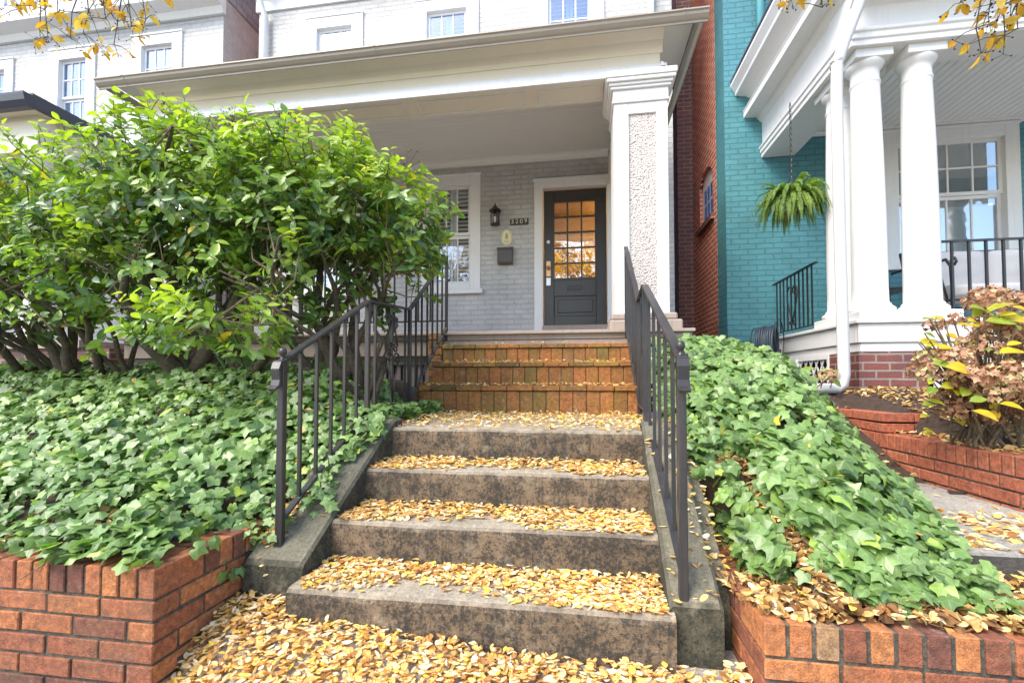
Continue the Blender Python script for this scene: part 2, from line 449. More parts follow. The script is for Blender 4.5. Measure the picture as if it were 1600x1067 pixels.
def m_soil(name, a, b):
    m, t, p, o = nt(name)
    n = noise(t, 28, 8, .75); n2 = noise(t, 120, 4, .7)
    c = ramp(t, n.outputs[0], [(.3, a), (.7, b)])
    L(t, mixc(t, .5, c.outputs[0], n2.outputs[0], 'OVERLAY'), p.inputs['Base Color']); p.inputs['Roughness'].default_value = .95
    bump(t, p, math_(t, 'ADD', n.outputs[0], n2.outputs[0]), .9, .02)
    return m
M['soil'] = m_soil('dark_soil', (.03, .02, .013), (.12, .08, .045))
M['mulch'] = m_soil('dark_mulch', (.028, .019, .014), (.11, .065, .045))
M['ground'] = m_soil('street_ground', (.10, .10, .10), (.16, .155, .15))
M['bark'] = m_soil('grey_brown_bark', (.055, .04, .026), (.20, .155, .10))
M['twig'] = m_soil('pale_twig_bark', (.12, .085, .05), (.30, .23, .14))
M['ivy'] = m_leaf('ivy_leaf', [(0, (.078, .145, .032)), (.4, (.155, .265, .066)), (.7, (.230, .350, .105)), (.92, (.30, .45, .07)), (1, (.55, .48, .06))], .40, .28, .7, 'ivy', (1.2, 1.4, .5))
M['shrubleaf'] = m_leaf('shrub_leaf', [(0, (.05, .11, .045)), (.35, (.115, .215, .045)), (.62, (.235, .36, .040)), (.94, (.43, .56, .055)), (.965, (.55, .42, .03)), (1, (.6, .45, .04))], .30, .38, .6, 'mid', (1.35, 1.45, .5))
M['fallen'] = m_leaf('fallen_yellow_leaf', [(0, (.30, .13, .05)), (.07, (.52, .25, .08)), (.22, (.74, .42, .12)), (.45, (.83, .56, .19)), (.62, (.88, .70, .38)), (.86, (.91, .82, .60)), (.91, (.84, .60, .08)), (1, (.86, .68, .14))], .6, .3, .25, 'mid', (1.1, 1.0, .7))
M['litter'] = m_leaf('brown_leaf_litter', [(0, (.10, .05, .025)), (.35, (.30, .15, .06)), (.7, (.58, .36, .12)), (1, (.75, .58, .30))], .75, .15, .2, None, (1, 1, .8))
M['treeleaf'] = m_leaf('yellow_tree_leaf', [(0, (.55, .28, .02)), (.6, (.72, .45, .03)), (1, (.70, .55, .15))], .5, .45, .3, 'mid', (1.2, 1.1, .5))
M['hydleaf'] = m_leaf('hydrangea_leaf', [(0, (.14, .24, .03)), (.4, (.33, .38, .03)), (.8, (.62, .48, .02)), (1, (.60, .34, .03))], .5, .4, .35, 'mid', (1.2, 1.2, .5))
M['hydflower'] = m_leaf('faded_hydrangea_flower', [(0, (.16, .075, .04)), (.35, (.36, .19, .10)), (.65, (.52, .30, .20)), (.85, (.58, .42, .24)), (1, (.42, .44, .18))], .8, .25, .1, None, (1, .9, .8))
M['fern'] = m_leaf('fern_frond', [(0, (.12, .20, .045)), (.6, (.24, .36, .08)), (1, (.48, .50, .17))], .5, .4, .3, None, (1.2, 1.3, .5))
M['berry'] = m_paint('dark_berry', (.03, .015, .02), .4)
# ------------------------------------------------------------------ camera model (used to place things measured on the photograph at their own distance)
CAMH = .932
F_, PSI, PIT, YP = 711., R(8.64), R(1.8), 572.7
cam = bpy.data.cameras.new('camera'); camo = bpy.data.objects.new('camera', cam); COL.objects.link(camo)
cam.sensor_width = 36; cam.lens = F_ / 1600 * 36; cam.clip_start = .05; cam.clip_end = 500
cam.shift_y = (YP - 533.5) / 1600
camo.location = (0, 0, CAMH); camo.rotation_euler = (R(90) + PIT, 0, PSI)
S.camera = camo
def ray(px, py):
    u = (px - 800) / F_; v = (YP - py) / F_
    fw = math.cos(PIT) - v * math.sin(PIT); up = math.sin(PIT) + v * math.cos(PIT)
    return (u * math.cos(PSI) - fw * math.sin(PSI), u * math.sin(PSI) + fw * math.cos(PSI), up)
def at(px, py, y):
    """the point at depth y that the photograph shows at (px, py)"""
    d = ray(px, py); t = y / d[1]
    return Vector((d[0] * t, y, CAMH + d[2] * t))

# ------------------------------------------------------------------ ground, walks, beds (the setting)
def sheet(name, x0, x1, y0, y1, fz, nx, ny, mat):
    xs = np.linspace(x0, x1, nx); ys = np.linspace(y0, y1, ny)
    V = np.array([(x, y, fz(x, y)) for y in ys for x in xs])
    F = np.array([(j * nx + i, j * nx + i + 1, (j + 1) * nx + i + 1, (j + 1) * nx + i) for j in range(ny - 1) for i in range(nx - 1)])
    return structure(raw_mesh(name, V, F, mat, None, np.full(len(V), .5), V[:, :2].copy(), True))
def sm(a, b, x):
    q = min(1, max(0, (x - a) / (b - a))); return q * q * (3 - 2 * q)
def lerp(a, b, q): return a + (b - a) * q
def cheek(y): return min(.725, max(.20, .20 + (y - 1.60) * .69))
def wob(x, y): return .02 * math.sin(x * 5.1 + y * 3.3) + .015 * math.sin(x * 11 - y * 7.7) + .012 * math.sin(x * 3.0 + 17 * y)
def zL(x, y):
    b = .315 + .66 * sm(1.2, 3.0, y) ** .9 * 1.0
    b = .315 + (min(y, 2.95) - 1.32) * .395
    q = sm(-1.75, -1.28, x)
    if x > -1.345 and y < 1.66: return -.2
    return lerp(b, cheek(y) - .03, q) + wob(x, y) * (1 - q)
def zR(x, y):
    ridge = .25 + max(0, min(y, 3.5) - 1.5) * .405
    if x < .71 and y < 2.2: return .215
    xr = 1.16 + .34 * sm(1.9, 3.2, y)
    fall = sm(xr - .30, xr + .17, x)
    left = 1 - .30 * (1 - sm(.45, .8, x)) * sm(1.5, 1.9, y) * (1 - sm(2.3, 2.9, y))
    base = .25 + .09 * sm(1.5, 2.2, y)
    dome = .05 * sm(1.7, 2.4, y) * math.sin(PI * min(1, max(0, (x - .45) / 1.0)))
    return lerp(base + (ridge - base) * left, min(base, ridge) * .9, fall) + wob(x, y) * .8 + dome
structure(MB().box(-60, 60, -40, 60, -.6, -.28).build('ground', M['ground']))
zW = lambda x, y: -.11 * (1 - sm(1.2, 1.62, y)) + .065 * (1 - sm(-1.3, .1, x)) * sm(1.2, 1.5, y)
sheet('front_walk', -1.335, .512, -3.0, 1.72, zW, 16, 60, M['walk'])
sheet('sidewalk', -14, 14, -3.2, 1.26, lambda x, y: -.26, 8, 4, M['walk'])
sheet('garden_bed', -9, -1.10, 1.36, 6.4, zL, 120, 90, M['soil'])
sheet('sloping_bed', .525, 1.72, 1.50, 6.4, zR, 44, 80, M['soil'])
def zM(x, y):
    z = .56 + .27 * sm(2.2, 4.2, y) + .03 * (x - 2.1) + wob(x, y) * .5
    if x > 2.15: return z
    return min(z, .55) if y < 3.42 else (min(z, .69) if x < 2.12 else z)
sheet('mulch_bed', 2.0, 9, 1.6, 4.7, zM, 100, 60, M['mulch'])
structure(MB().box(1.30, 1.968, 1.80, 3.2, -.02, .343).box(1.30, 1.97, 1.48, 1.80, -.02, .17).build('neighbour_walk', M['walk'], bevel=.008))
zY = lambda x, y: .34 + .48 * sm(2.9, 4.3, y) + wob(x, y) * .5
sheet('side_yard', 1.2, 2.5, 2.7, 6.48, zY, 24, 50, M['mulch'])

# ------------------------------------------------------------------ real bricks
BL, BH, BW, JT = .194, .057, .092, .010
def brickrow(mb, a, b, fixed, z0, axis, out, off=0.0, bl=BL, bh=BH, thick=.09, dull=0.0):
    """a course of bricks from a to b along axis; its outer face is at 'fixed', facing out (+1/-1 along the other axis)"""
    d = 1 if b > a else -1
    p = a - d * off * (bl + JT)
    while (p - b) * d < -.012:
        q = p + d * bl
        s_, e_ = (max(p, a), min(q, b)) if d > 0 else (max(q, b), min(p, a))
        if e_ - s_ > .02:
            t = min(1, max(0, random.gauss(.5 - dull, .22)))
            j = random.uniform(-.0025, .0025); f0 = fixed + out * j
            lo, hi = sorted((f0, f0 - out * thick))
            zz = z0 + random.uniform(-.0012, .0012)
            if axis == 'x': mb.box(s_, e_, lo, hi, zz, zz + bh, t)
            else: mb.box(lo, hi, s_, e_, zz, zz + bh, t)
        p = q + d * JT

# left retaining wall: front face Y=1.27, side face X=-1.336, top z=.335
w = thing('retaining_wall', 'orange red brick garden wall with ivy hanging over it, left of the steps', 'brick wall', (-1.336, 1.27, 0))
mb = MB(); XL, YL, ZT = -1.336, 1.27, .335
cap = ZT - BW
x = XL
while x > -6:
    t = min(1, max(0, random.gauss(.52, .24)))
    mb.box(x - BH, x, YL + random.uniform(-.002, .002), YL + BL, cap + random.uniform(-.001, .001), ZT + random.uniform(-.001, .001), t); x -= BH + JT
y = YL + BL + JT
mb.build('rowlock_cap', M['wallbrick'], w, bevel=.0028)
mb = MB(); y0 = YL + BL + JT
while y0 < 2.3:
    mb.box(XL - BL, XL + random.uniform(-.002, .002), y0, y0 + BH, cap, ZT + random.uniform(-.001, .001), min(1, max(0, random.gauss(.6, .2)))); y0 += BH + JT
for k in range(7):
    z0 = cap - (k + 1) * (BH + JT)
    brickrow(mb, XL, -6, YL, z0, 'x', -1, .5 * (k % 2), dull=.03 + .04 * k)
    brickrow(mb, YL + (.002 if k % 2 == 0 else .002), 2.3, XL, z0, 'y', 1, .5 * ((k + 1) % 2), dull=-.12)
mb.build('brick_course', M['wallbrick'], w, bevel=.0028)
MB().box(-6, XL - .006, YL + .006, YL + BL - .006, -.27, ZT - .006).box(XL - BL + .006, XL - .0065, YL + BL - .005, 2.3, -.27, ZT - .0065).build('mortar', M['mortar'], w)

# right retaining wall: corner (.512, 1.41), top z=.24
w = thing('retaining_wall', 'orange brick garden wall topped with dead leaves, right of the steps', 'brick wall', (.512, 1.41, 0))
XR, YR, ZR = .512, 1.41, .245
cap = ZR - BW; mb = MB(); x = XR
while x < 3:
    mb.box(x, x + BH, YR + random.uniform(-.002, .002), YR + BL, cap, ZR + random.uniform(-.001, .001), min(1, max(0, random.gauss(.5, .27)))); x += BH + JT * 1.2
mb.build('rowlock_cap', M['wallbrick'], w, bevel=.0028)
mb = MB(); y0 = YR + BL + JT
while y0 < 2.2:
    mb.box(XR + random.uniform(-.002, .002), XR + BL, y0, y0 + BH, cap, ZR, min(1, max(0, random.gauss(.42, .2)))); y0 += BH + JT
for k in range(6):
    z0 = cap - (k + 1) * (BH + JT)
    brickrow(mb, XR, 3, YR, z0, 'x', -1, .5 * (k % 2), dull=.08 + .05 * k)
    brickrow(mb, YR + .002, 2.2, XR, z0, 'y', -1, .5 * ((k + 1) % 2), dull=.05)
mb.build('brick_course', M['wallbrick'], w, bevel=.0028)
MB().box(XR + .006, 3, YR + .006, YR + BL - .006, -.27, ZR - .006).box(XR + .0065, XR + BL - .006, YR + BL - .005, 2.2, -.27, ZR - .0065).build('mortar', M['mortar'], w)

# neighbour planter wall along X = 1.97
w = thing('planter_wall', 'low clean red brick planter wall with a raised end, beside the neighbouring walk', 'brick wall', (1.97, 2.6, .34))
mb = MB(); y0 = 1.5
while y0 < 3.75:
    mb.box(1.97, 1.97 + BL, y0, y0 + BH, .585 - BW, .585, random.uniform(.25, .8)); y0 += BH + JT
for k in range(4): brickrow(mb, 1.5, 3.75, 1.97, .585 - BW - (k + 1) * (BH + JT), 'y', -1, .5 * (k % 2))
x = 1.97
brickrow(mb, 3.36, 4.6, 1.972, .593, 'y', -1, .0, thick=.19)
brickrow(mb, 3.36, 4.6, 1.972, .660, 'y', -1, .5, thick=.19)
for z_ in (.593, .660): brickrow(mb, 2.17, 2.36, 3.362, z_, 'x', -1, 0, thick=.09)
for k in range(9): brickrow(mb, 1.97, 6, 1.498, .585 - (k + 1) * (BH + JT), 'x', -1, .5 * (k % 2))
mb.build('brick_course', M['planterbrick'], w, bevel=.003)
MB().box(1.977, 1.977 + BL - .015, 1.60, 3.74, .2, .579).box(1.976, 6, 1.504, 1.59, -.28, .580).build('mortar', M['mortar'], w)

# ------------------------------------------------------------------ concrete steps
def rounded(prof_pts): return prof_pts
st = thing('concrete_steps', 'stained concrete front steps covered with yellow leaves', 'steps', (-.4, 1.55, 0))
SY = [1.55, 1.815, 2.08, 2.335]; RZ = .17
SX0 = [-1.10, -1.07, -1.04, -1.02]
def worn_step(pr, xa, xb, ns=90):
    vs = []; fs = []; n = len(pr); ph = random.uniform(0, 50)
    for i in range(ns + 1):
        x = lerp(xa, xb, i / ns)
        a = .5 * math.sin(x * 5.3 + ph) + .3 * math.sin(x * 17 + ph * 2) + .25 * math.sin(x * 41 + ph * 3) + random.gauss(0, .22)
        chip = max(0, math.sin(x * 3.1 + ph * 1.7) * math.sin(x * 9.7 + ph) - .62) * 3
        for j, (y, z) in enumerate(pr):
            w = (0, .3, .8, 1, .5, 0, 0)[j]
            vs.append((x, y + w * (.0035 * a + .007 * chip), z - w * (.0028 * a + .006 * chip)))
    for i in range(ns):
        for j in range(n): fs.append((i * n + j, i * n + (j + 1) % n, (i + 1) * n + (j + 1) % n, (i + 1) * n + j))
    fs.append(tuple(range(n))[::-1]); fs.append(tuple(ns * n + j for j in range(n)))
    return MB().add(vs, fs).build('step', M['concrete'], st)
for k in range(4):
    z1 = RZ * (k + 1); y1 = SY[k]; yb = SY[k + 1] + .05 if k < 3 else 3.42
    x0 = (-1.075 if k == 0 else -1.12) if k < 3 else -1.30; x1 = .30 if k < 3 else .44
    pr = [(y1 + .004, z1 - RZ - .08), (y1, z1 - .03), (y1 + .004, z1 - .014), (y1 + .014, z1 - .003), (y1 + .03, z1), (yb, z1), (yb, z1 - RZ - .08)]
    if k == 3:
        worn_step(pr, -1.05, .31)
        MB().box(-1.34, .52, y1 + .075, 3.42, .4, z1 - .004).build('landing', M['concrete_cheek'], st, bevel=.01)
    else: worn_step(pr, x0, x1)
for (xa, xb, xc, xd, yf) in ((-1.325, -1.075, -1.28, -1.0, 1.635), (.285, .455, .30, .47, 1.59)):
    # ramped cheek: narrows slightly going up
    def rowp(y, xl, xr, z): return [(xl, y, -.2), (xl, y, z - .012), (xl + .012, y, z), (xr - .012, y, z), (xr, y, z - .012), (xr, y, -.2)]
    ys = [yf, yf + .012, yf + .05, 1.8, 2.0, 2.2, 2.37, 2.45]
    vs = []; fs = []
    for i, y in enumerate(ys):
        q = (y - 1.53) / .9
        z = cheek(y) + (-.012 if i == 0 else 0)
        vs += rowp(y, lerp(xa, xc, q), lerp(xb, xd, q), z)
    for i in range(len(ys) - 1):
        for k in range(5): fs.append((i * 6 + k, i * 6 + k + 1, (i + 1) * 6 + k + 1, (i + 1) * 6 + k))
    fs.append((0, 1, 2, 3, 4, 5)); e = (len(ys) - 1) * 6; fs.append(tuple(e + k for k in range(6))[::-1])
    if xa > 0:
        vs2 = []
        for y, z in ((1.70, .12), (1.74, .22), (2.0, .42), (2.45, .70)): vs2 += [(.44, y, -.2), (.44, y, z), (.5105, y, z), (.5105, y, -.2)]
        fs2 = [(i * 4 + k, i * 4 + k + 1, i * 4 + k + 5, i * 4 + k + 4) for i in range(3) for k in range(3)] + [(0, 1, 2, 3), (15, 14, 13, 12)]
        b_ = len(vs); vs = vs + vs2; fs = fs + [tuple(i + b_ for i in f) for f in fs2]
    MB().add(vs, fs).build('cheek_wall', M['concrete_cheek'], st)

# ------------------------------------------------------------------ brick steps up to the porch
bs = thing('brick_steps', 'three mossy orange brick steps up to the porch', 'steps', (-.4, 3.4, .68))
BX0, BX1 = -1.24, .43
def bstep(y0, zb, zt, yback, nm):
    mb = MB(); pw = .0985
    x = BX0
    while x < BX1 - .02:
        xe = min(x + pw - .005, BX1)
        mb.box(x, xe, y0 + .012 + random.uniform(-.003, .003), y0 + .08, zb, zt - .040, min(1, max(0, random.gauss(.55, .13)))); x += pw
    x = BX0 - .02 - random.uniform(0, .1)
    while x < BX1 - .02:
        xe = min(x + .193, BX1 + .005)
        mb.box(max(x, BX0), xe, y0 + random.uniform(-.002, .002), yback, zt - .036, zt + random.uniform(-.001, .001), min(1, max(0, random.gauss(.62, .2)))); x += .198
    o = mb.build(nm, M['stepbrick'], bs, bevel=.003)
    MB().box(BX0 + .004, BX1 - .004, y0 + .02, yback - .002, zb - .01, zt - .042).build('mortar', M['mortar'], o)
bstep(3.37, .68, .895, 3.72, 'step'); bstep(3.67, .895, 1.085, 4.02, 'step'); bstep(3.97, 1.085, 1.258, 4.30, 'step')
mb = MB()
for (ya, yb_, za, zb_) in ((3.67, 3.96, .68, .90), (3.97, 4.2, .68, 1.34)):
    z = zb_ - .036
    while z > za:
        brickrow(mb, BX0 - .13, BX0 - .006, ya, z, 'x', -1, random.choice((0, .4)), thick=yb_ - ya, dull=.0); z -= BH + JT
    MB().box(BX0 - .126, BX0 - .008, ya + .005, yb_, .6, zb_ - .008).build('mortar', M['mortar'], bs)
mb.build('side_pier', M['stepbrick'], bs, bevel=.003)

# ------------------------------------------------------------------ iron handrails
def spiral(c, ux, uz, r, turns, start, n=18, shrink=.18):
    c = Vector(c); ux = Vector(ux); uz = Vector(uz); out = []
    for i in range(n + 1):
        q = i / n; a = start + turns * 2 * PI * q; rr = r * (1 - q * (1 - shrink))
        out.append(c + ux * (rr * math.cos(a)) + uz * (rr * math.sin(a)))
    return out
def iron_panel(mb, p, u, h):
    """wrought scroll panel: V with paired scrolls, p = foot, u = unit direction along the rail, h = height"""
    p = Vector(p); u = Vector(u); Zv = Vector((0, 0, 1)); r = .006
    for s in (-1, 1):
        mb.tube([p + Zv * .02, p + u * (s * .03) + Zv * (.30 * h), p + u * (s * .065) + Zv * (.48 * h)], r, 6)
        mb.tube(spiral(p + u * (s * .045) + Zv * (.52 * h), u * s, Zv, .040, 1.4, -.4), r, 6)
        mb.tube(spiral(p + u * (s * .035) + Zv * (.63 * h), u * s, Zv, .035, 1.4, .6), r, 6)
        mb.tube([p + u * (s * .06) + Zv * (.66 * h), p + u * (s * .035) + Zv * (.80 * h), p + u * (s * .012) + Zv * (.97 * h)], r, 6)
        mb.tube(spiral(p + u * (s * .034) + Zv * (.94 * h), u * s, Zv, .025, 1.3, .2), r, 6)
def handrail(label, x1, x2, x3, y1, y2, y3, y4, side, zt2, zt3):
    """newel at y1 on the cheek, post at y2 on the landing edge, post at y3, up to the porch at y4"""
    h = thing('iron_handrail', label, 'handrail', (x1, y1, .25))
    mat = M['iron']
    zb1 = cheek(y1) - .01; zt1 = 1.012
    def post(x, y, zb, zt, w=.026):
        o = MB().box(x - w / 2, x + w / 2, y - w / 2, y + w / 2, zb, zt).build('post', mat, h, bevel=.003); return o
    np_ = post(x1, y1, zb1, zt1, .029)
    MB().lathe((x1, y1, zt1), [(.008, 0), (.013, .005), (.013, .010), (.006, .017), (.007, .022), (.014, .030), (.0165, .040), (.013, .051), (.004, .057)], 16).build('finial', mat, np_, smooth=True)
    post(x2, y2, .66, zt2); post(x3, y3, .66, zt3); pz = 2.075
    post(x3 * .96 + .0, y4, 1.30, pz)
    xe = x3 * .96
    capw = .038
    A = Vector((x1, y1, zt1 + .004)); B = Vector((x2, y2, zt2 + .006)); C = Vector((x3, y3, zt3 + .006)); D = Vector((xe, y4, pz + .006))
    tr = MB()
    tr.bar(A, B, capw, .014).bar(B, C, capw, .0135).bar(C, D, capw, .014)
    tr.build('top_rail', mat, h, bevel=.003)
    # lamb's tongue turning down over the newel
    d = (A - B).normalized(); pr = []
    lt = MB()
    pts = [A + Vector((0, .0, .0)), A + Vector((0, -.030, -.010)), A + Vector((0, -.042, -.036)), A + Vector((0, -.036, -.080)), A + Vector((0, -.044, -.106)), A + Vector((0, -.062, -.116))]
    for i in range(len(pts) - 1): lt.bar(pts[i], pts[i + 1] + (pts[i + 1] - pts[i]).normalized() * .004, capw + .002 * (i % 2), .012)
    lt.build('lambs_tongue', mat, h, bevel=.002)
    # bottom rails
    br = MB()
    Ab = Vector((x1, y1, zb1 + .10)); Bb = Vector((x2, y2, .775)); Cb = Vector((x3, y3, .775)); Db = Vector((xe, y4, 1.42))
    br.bar(Ab, Bb, .03, .012).bar(Bb, Cb, .03, .0115).bar(Cb + Vector((0, 0, .02)), Db, .03, .012)
    br.build('bottom_rail', mat, h, bevel=.002)
    def bal(P, Q, P2, Q2, n):
        for i in range(1, n + 1):
            q = i / (n + 1); a = P.lerp(Q, q); b = P2.lerp(Q2, q)
            MB().box(a.x - .0068, a.x + .0068, a.y - .0068, a.y + .0068, b.z, a.z - .004).build('baluster', mat, h)
    bal(A, B, Ab, Bb, 5); bal(C, D, Cb, Db, 6)
    u = (C - B); u.z = 0; u.normalize()
    for q in (.14, .5, .86):
        a = B.lerp(C, q); b = Bb.lerp(Cb, q)
        MB().box(a.x - .0065, a.x + .0065, a.y - .0065, a.y + .0065, b.z, a.z - .004).build('baluster', mat, h)
    sc = MB(); m_ = Bb.lerp(Cb, .5); iron_panel(sc, m_ + Vector((.01, 0, 0)), u * 1.6, zt2 - .78)
    sc.build('scroll', mat, h, smooth=True)
    return h
handrail('worn iron handrail in front of the ivy bank and shrub, with round finial', -1.212, -1.185, -1.27, 1.705, 2.40, 3.25, 4.02, -1, 1.375, 1.462)
handrail('worn iron handrail seen end on in front of the pebbled porch pillar', .335, .338, .40, 1.615, 2.50, 3.28, 3.98, 1, 1.435, 1.49)

# porch railing along the front of the deck, behind the shrub
pr_ = thing('porch_railing', 'black iron porch railing behind the shrub, running left from the steps', 'railing', (-2.6, 4.06, 1.37))
zt, zb = 2.075, 1.485
MB().bar((-4.2, 4.06, zt), (-1.24, 4.06, zt), .036, .014).build('top_rail', M['black'], pr_)
MB().bar((-4.2, 4.06, zb), (-1.24, 4.06, zb), .03, .012).build('bottom_rail', M['black'], pr_)
x = -4.1
while x < -1.28:
    MB().box(x - .007, x + .007, 4.053, 4.067, zb, zt).build('baluster', M['black'], pr_); x += .118
for x in (-4.18, -2.7): MB().box(x - .015, x + .015, 4.045, 4.075, 1.372, zt - .004).build('post', M['black'], pr_)
# ------------------------------------------------------------------ house pieces
def wall_holes(mb, x0, x1, z0, z1, y0, y1, holes):
    xs = sorted({x0, x1, *[h[0] for h in holes], *[h[1] for h in holes]}); zs = sorted({z0, z1, *[h[2] for h in holes], *[h[3] for h in holes]})
    for i in range(len(xs) - 1):
        run = None
        for j in range(len(zs) - 1):
            cx = (xs[i] + xs[i + 1]) / 2; cz = (zs[j] + zs[j + 1]) / 2
            solid = not any(h[0] < cx < h[1] and h[2] < cz < h[3] for h in holes)
            if solid:
                if run is None: run = zs[j]
            if (not solid or j == len(zs) - 2) and run is not None:
                mb.box(xs[i], xs[i + 1], y0, y1, run, zs[j + 1] if solid else zs[j]); run = None
    return mb
def window(parent, cx0, cx1, cz0, cz1, Y, cw, cols, rows, shutters=True, lower_rows=None, sill=True, meet=None, head=.02, room=True, glass='glass'):
    """sash window: outer casing rectangle cx0..cx1 x cz0..cz1 on a wall whose face is at Y"""
    x0, x1, z0, z1 = cx0 + cw, cx1 - cw, cz0 + cw * .75, cz1 - cw
    w = MB(); f = Y - .025
    w.box(cx0, x0, f, Y + .10, cz0, cz1).box(x1, cx1, f, Y + .10, cz0, cz1).box(x0, x1, f + .001, Y + .10, z1, cz1)
    w.box(cx0 - .012, cx1 + .012, f - .014, f - .0005, cz1 - .022, cz1 + .012)
    w.box(x0, x1, f + .001, Y + .1, cz0, z0)
    wo = w.build('window', M['white'], parent, bevel=.004)
    if sill: MB().box(cx0 - .04, cx1 + .04, f - .05, f - .001, cz0 - .05, cz0 + .012).build('sill', M['white'], wo, bevel=.004)
    zm = meet if meet is not None else (z0 + z1) / 2
    s_ = .042
    for (a, b, yy, rws, nm) in ((zm, z1, Y + .035, rows, 'sash'), (z0, zm - .002, Y + .065, lower_rows or rows, 'sash')):
        m = MB()
        m.box(x0, x0 + s_, yy, yy + .03, a, b).box(x1 - s_, x1, yy, yy + .03, a, b)
        m.box(x0 + s_, x1 - s_, yy + .0005, yy + .03, b - s_, b).box(x0 + s_, x1 - s_, yy + .0005, yy + .03, a, a + s_)
        for i in range(1, cols):
            q = x0 + s_ + (x1 - x0 - 2 * s_) * i / cols; m.box(q - .010, q + .010, yy + .004, yy + .026, a + s_, b - s_)
        for i in range(1, rws):
            q = a + s_ + (b - a - 2 * s_) * i / rws; m.box(x0 + s_, x1 - s_, yy + .006, yy + .024, q - .010, q + .010)
        so = m.build(nm, M['white'], wo)
        MB().box(x0 + s_ * .6, x1 - s_ * .6, yy + .013, yy + .017, a + s_ * .6, b - s_ * .6).build('pane', M[glass], wo)
    if shutters:
        m = MB(); yy = Y + .14; mid = (x0 + x1) / 2
        for (a, b) in ((x0, mid - .004), (mid + .004, x1)):
            m.box(a, a + .045, yy, yy + .03, z0, z1).box(b - .045, b, yy, yy + .03, z0, z1)
            z = z0 + .02
            while z < z1 - .05:
                m.obox(((a + b) / 2, yy + .015, z + .028), ((b - a) / 2 - .045, 0, 0), (0, .024, .020), (0, .003, -.0035)); z += .062
        m.build('shutter', M['shutter'], wo)
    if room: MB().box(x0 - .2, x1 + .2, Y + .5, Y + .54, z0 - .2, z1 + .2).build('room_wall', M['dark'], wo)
    return (x0, x1, z0, z1)

# ================================================================== the grey house
gh = thing('row_house', 'grey painted brick house with a wide covered porch and black glazed door, in the middle', 'house', (-1.9, 6.5, .9))
YF = 6.5
win = [(-4.30, -3.33, 4.9, 6.68), (-2.49, -1.49, 4.9, 6.73), (-.645, .353, 4.9, 6.78)]
pw1 = (-2.36, -1.455, 2.26, 3.995); pw2 = (-4.45, -3.35, 2.26, 3.995)
DX0, DX1, DZ0, DZ1 = -.66, .495, 1.42, 3.83
dz = 1.715
ins = lambda c: (c[0] + .05, c[1] - .05, c[2] + .05, c[3] - .05)
mb = wall_holes(MB(), -5.13, 1.28, .5, 8.6, YF, YF + .22, [ins(c) for c in win] + [ins(pw1), ins(pw2), (DX0 + .06, DX1 - .06, dz - .02, DZ1 - .06)])
mb.build('wall', M['grey_brick'], gh)
MB().box(1.06, 1.28, YF + .22, 14, .5, 8.6).box(-5.13, -4.91, YF + .22, 14, .5, 8.6).box(-4.91, 1.06, 13.8, 14, .5, 8.6).box(-5.13, 1.28, YF, 14, 8.6, 8.8).box(-4.91, 1.06, 6.72, 13.8, 4.35, 4.5).build('side_wall', M['red_brick'], gh)
for c in win: window(gh, *c, YF, .19, 3, 2, sill=True)
window(gh, *pw1, YF, .155, 3, 2, lower_rows=1, meet=3.10, glass='porchglass')
window(gh, *pw2, YF, .155, 3, 2, lower_rows=1, meet=3.10, glass='porchglass')
# cornice under the main roof
MB().prism([(YF - .001, 6.88), (YF - .03, 6.88), (YF - .03, 7.05), (YF - .10, 7.12), (YF - .12, 7.2), (YF - .34, 7.30), (YF - .36, 7.45), (YF - .001, 7.45)], 'x', -5.17, 1.3).build('cornice', M['white'], gh)
p = MB().tube([(-4.99, YF - .30, 7.35), (-4.99, YF - .22, 7.0), (-4.97, YF - .07, 6.75), (-4.97, YF - .07, 4.6)], .045, 12); p.build('downspout', M['white'], gh, smooth=True)
MB().tube([(.99, YF - .07, 7.3), (.99, YF - .07, 4.6)], .045, 12).build('downspout', M['white'], gh, smooth=True)
# door
dr = MB(); a0, a1, d0, d1 = -.525, .365, dz, 3.69; yd = YF + .05
gx0, gx1, gz0, gz1 = -.385, .215, 2.40, 3.525
wall_holes(dr, a0, a1, d0, d1, yd, yd + .045, [(gx0, gx1, gz0, gz1), (-.38, .22, 1.86, 2.15)])
door = dr.build('door', M['door'], gh, bevel=.003)
m = MB(); m.box(-.38, .22, yd + .014, yd + .04, 1.86, 2.15); m.box(-.33, .17, yd + .002, yd + .015, 1.91, 2.10); m.build('panel', M['door'], door, bevel=.008)
m = MB()
fr = .022
m.box(gx0 - .02, gx0 + .012, yd - .010, yd - .0005, gz0 - .02, gz1 + .02).box(gx1 - .012, gx1 + .02, yd - .010, yd - .0005, gz0 - .02, gz1 + .02)
m.box(gx0 + .012, gx1 - .012, yd - .0105, yd - .0005, gz1 - .012, gz1 + .02).box(gx0 + .012, gx1 - .012, yd - .0105, yd - .0005, gz0 - .02, gz0 + .012)
for i in (1, 2): q = gx0 + (gx1 - gx0) * i / 3; m.box(q - .011, q + .011, yd + .004, yd + .04, gz0, gz1)
for i in range(1, 5): q = gz0 + (gz1 - gz0) * i / 5; m.box(gx0, gx1, yd + .006, yd + .038, q - .011, q + .011)
m.build('muntin', M['door'], door, bevel=.002)
MB().box(gx0 - .002, gx1 + .002, yd + .020, yd + .024, gz0 - .002, gz1 + .002).build('pane', M['doorglass'], door)
MB().box(-.19, .02, yd - .008, yd - .001, 2.225, 2.29).box(-.18, .01, yd - .014, yd - .0085, 2.245, 2.285).build('mail_slot', M['iron'], door, bevel=.003)
m = MB(); m.box(-.49, -.43, yd - .010, yd - .001, 2.44, 2.66); m.lathe((-.46, yd - .045, 2.56), [(.0, -.028), (.02, -.022), (.028, 0), (.02, .022), (.0, .028)], 14); m.tube([(-.46, yd - .001, 2.56), (-.46, yd - .045, 2.56)], .01, 8)
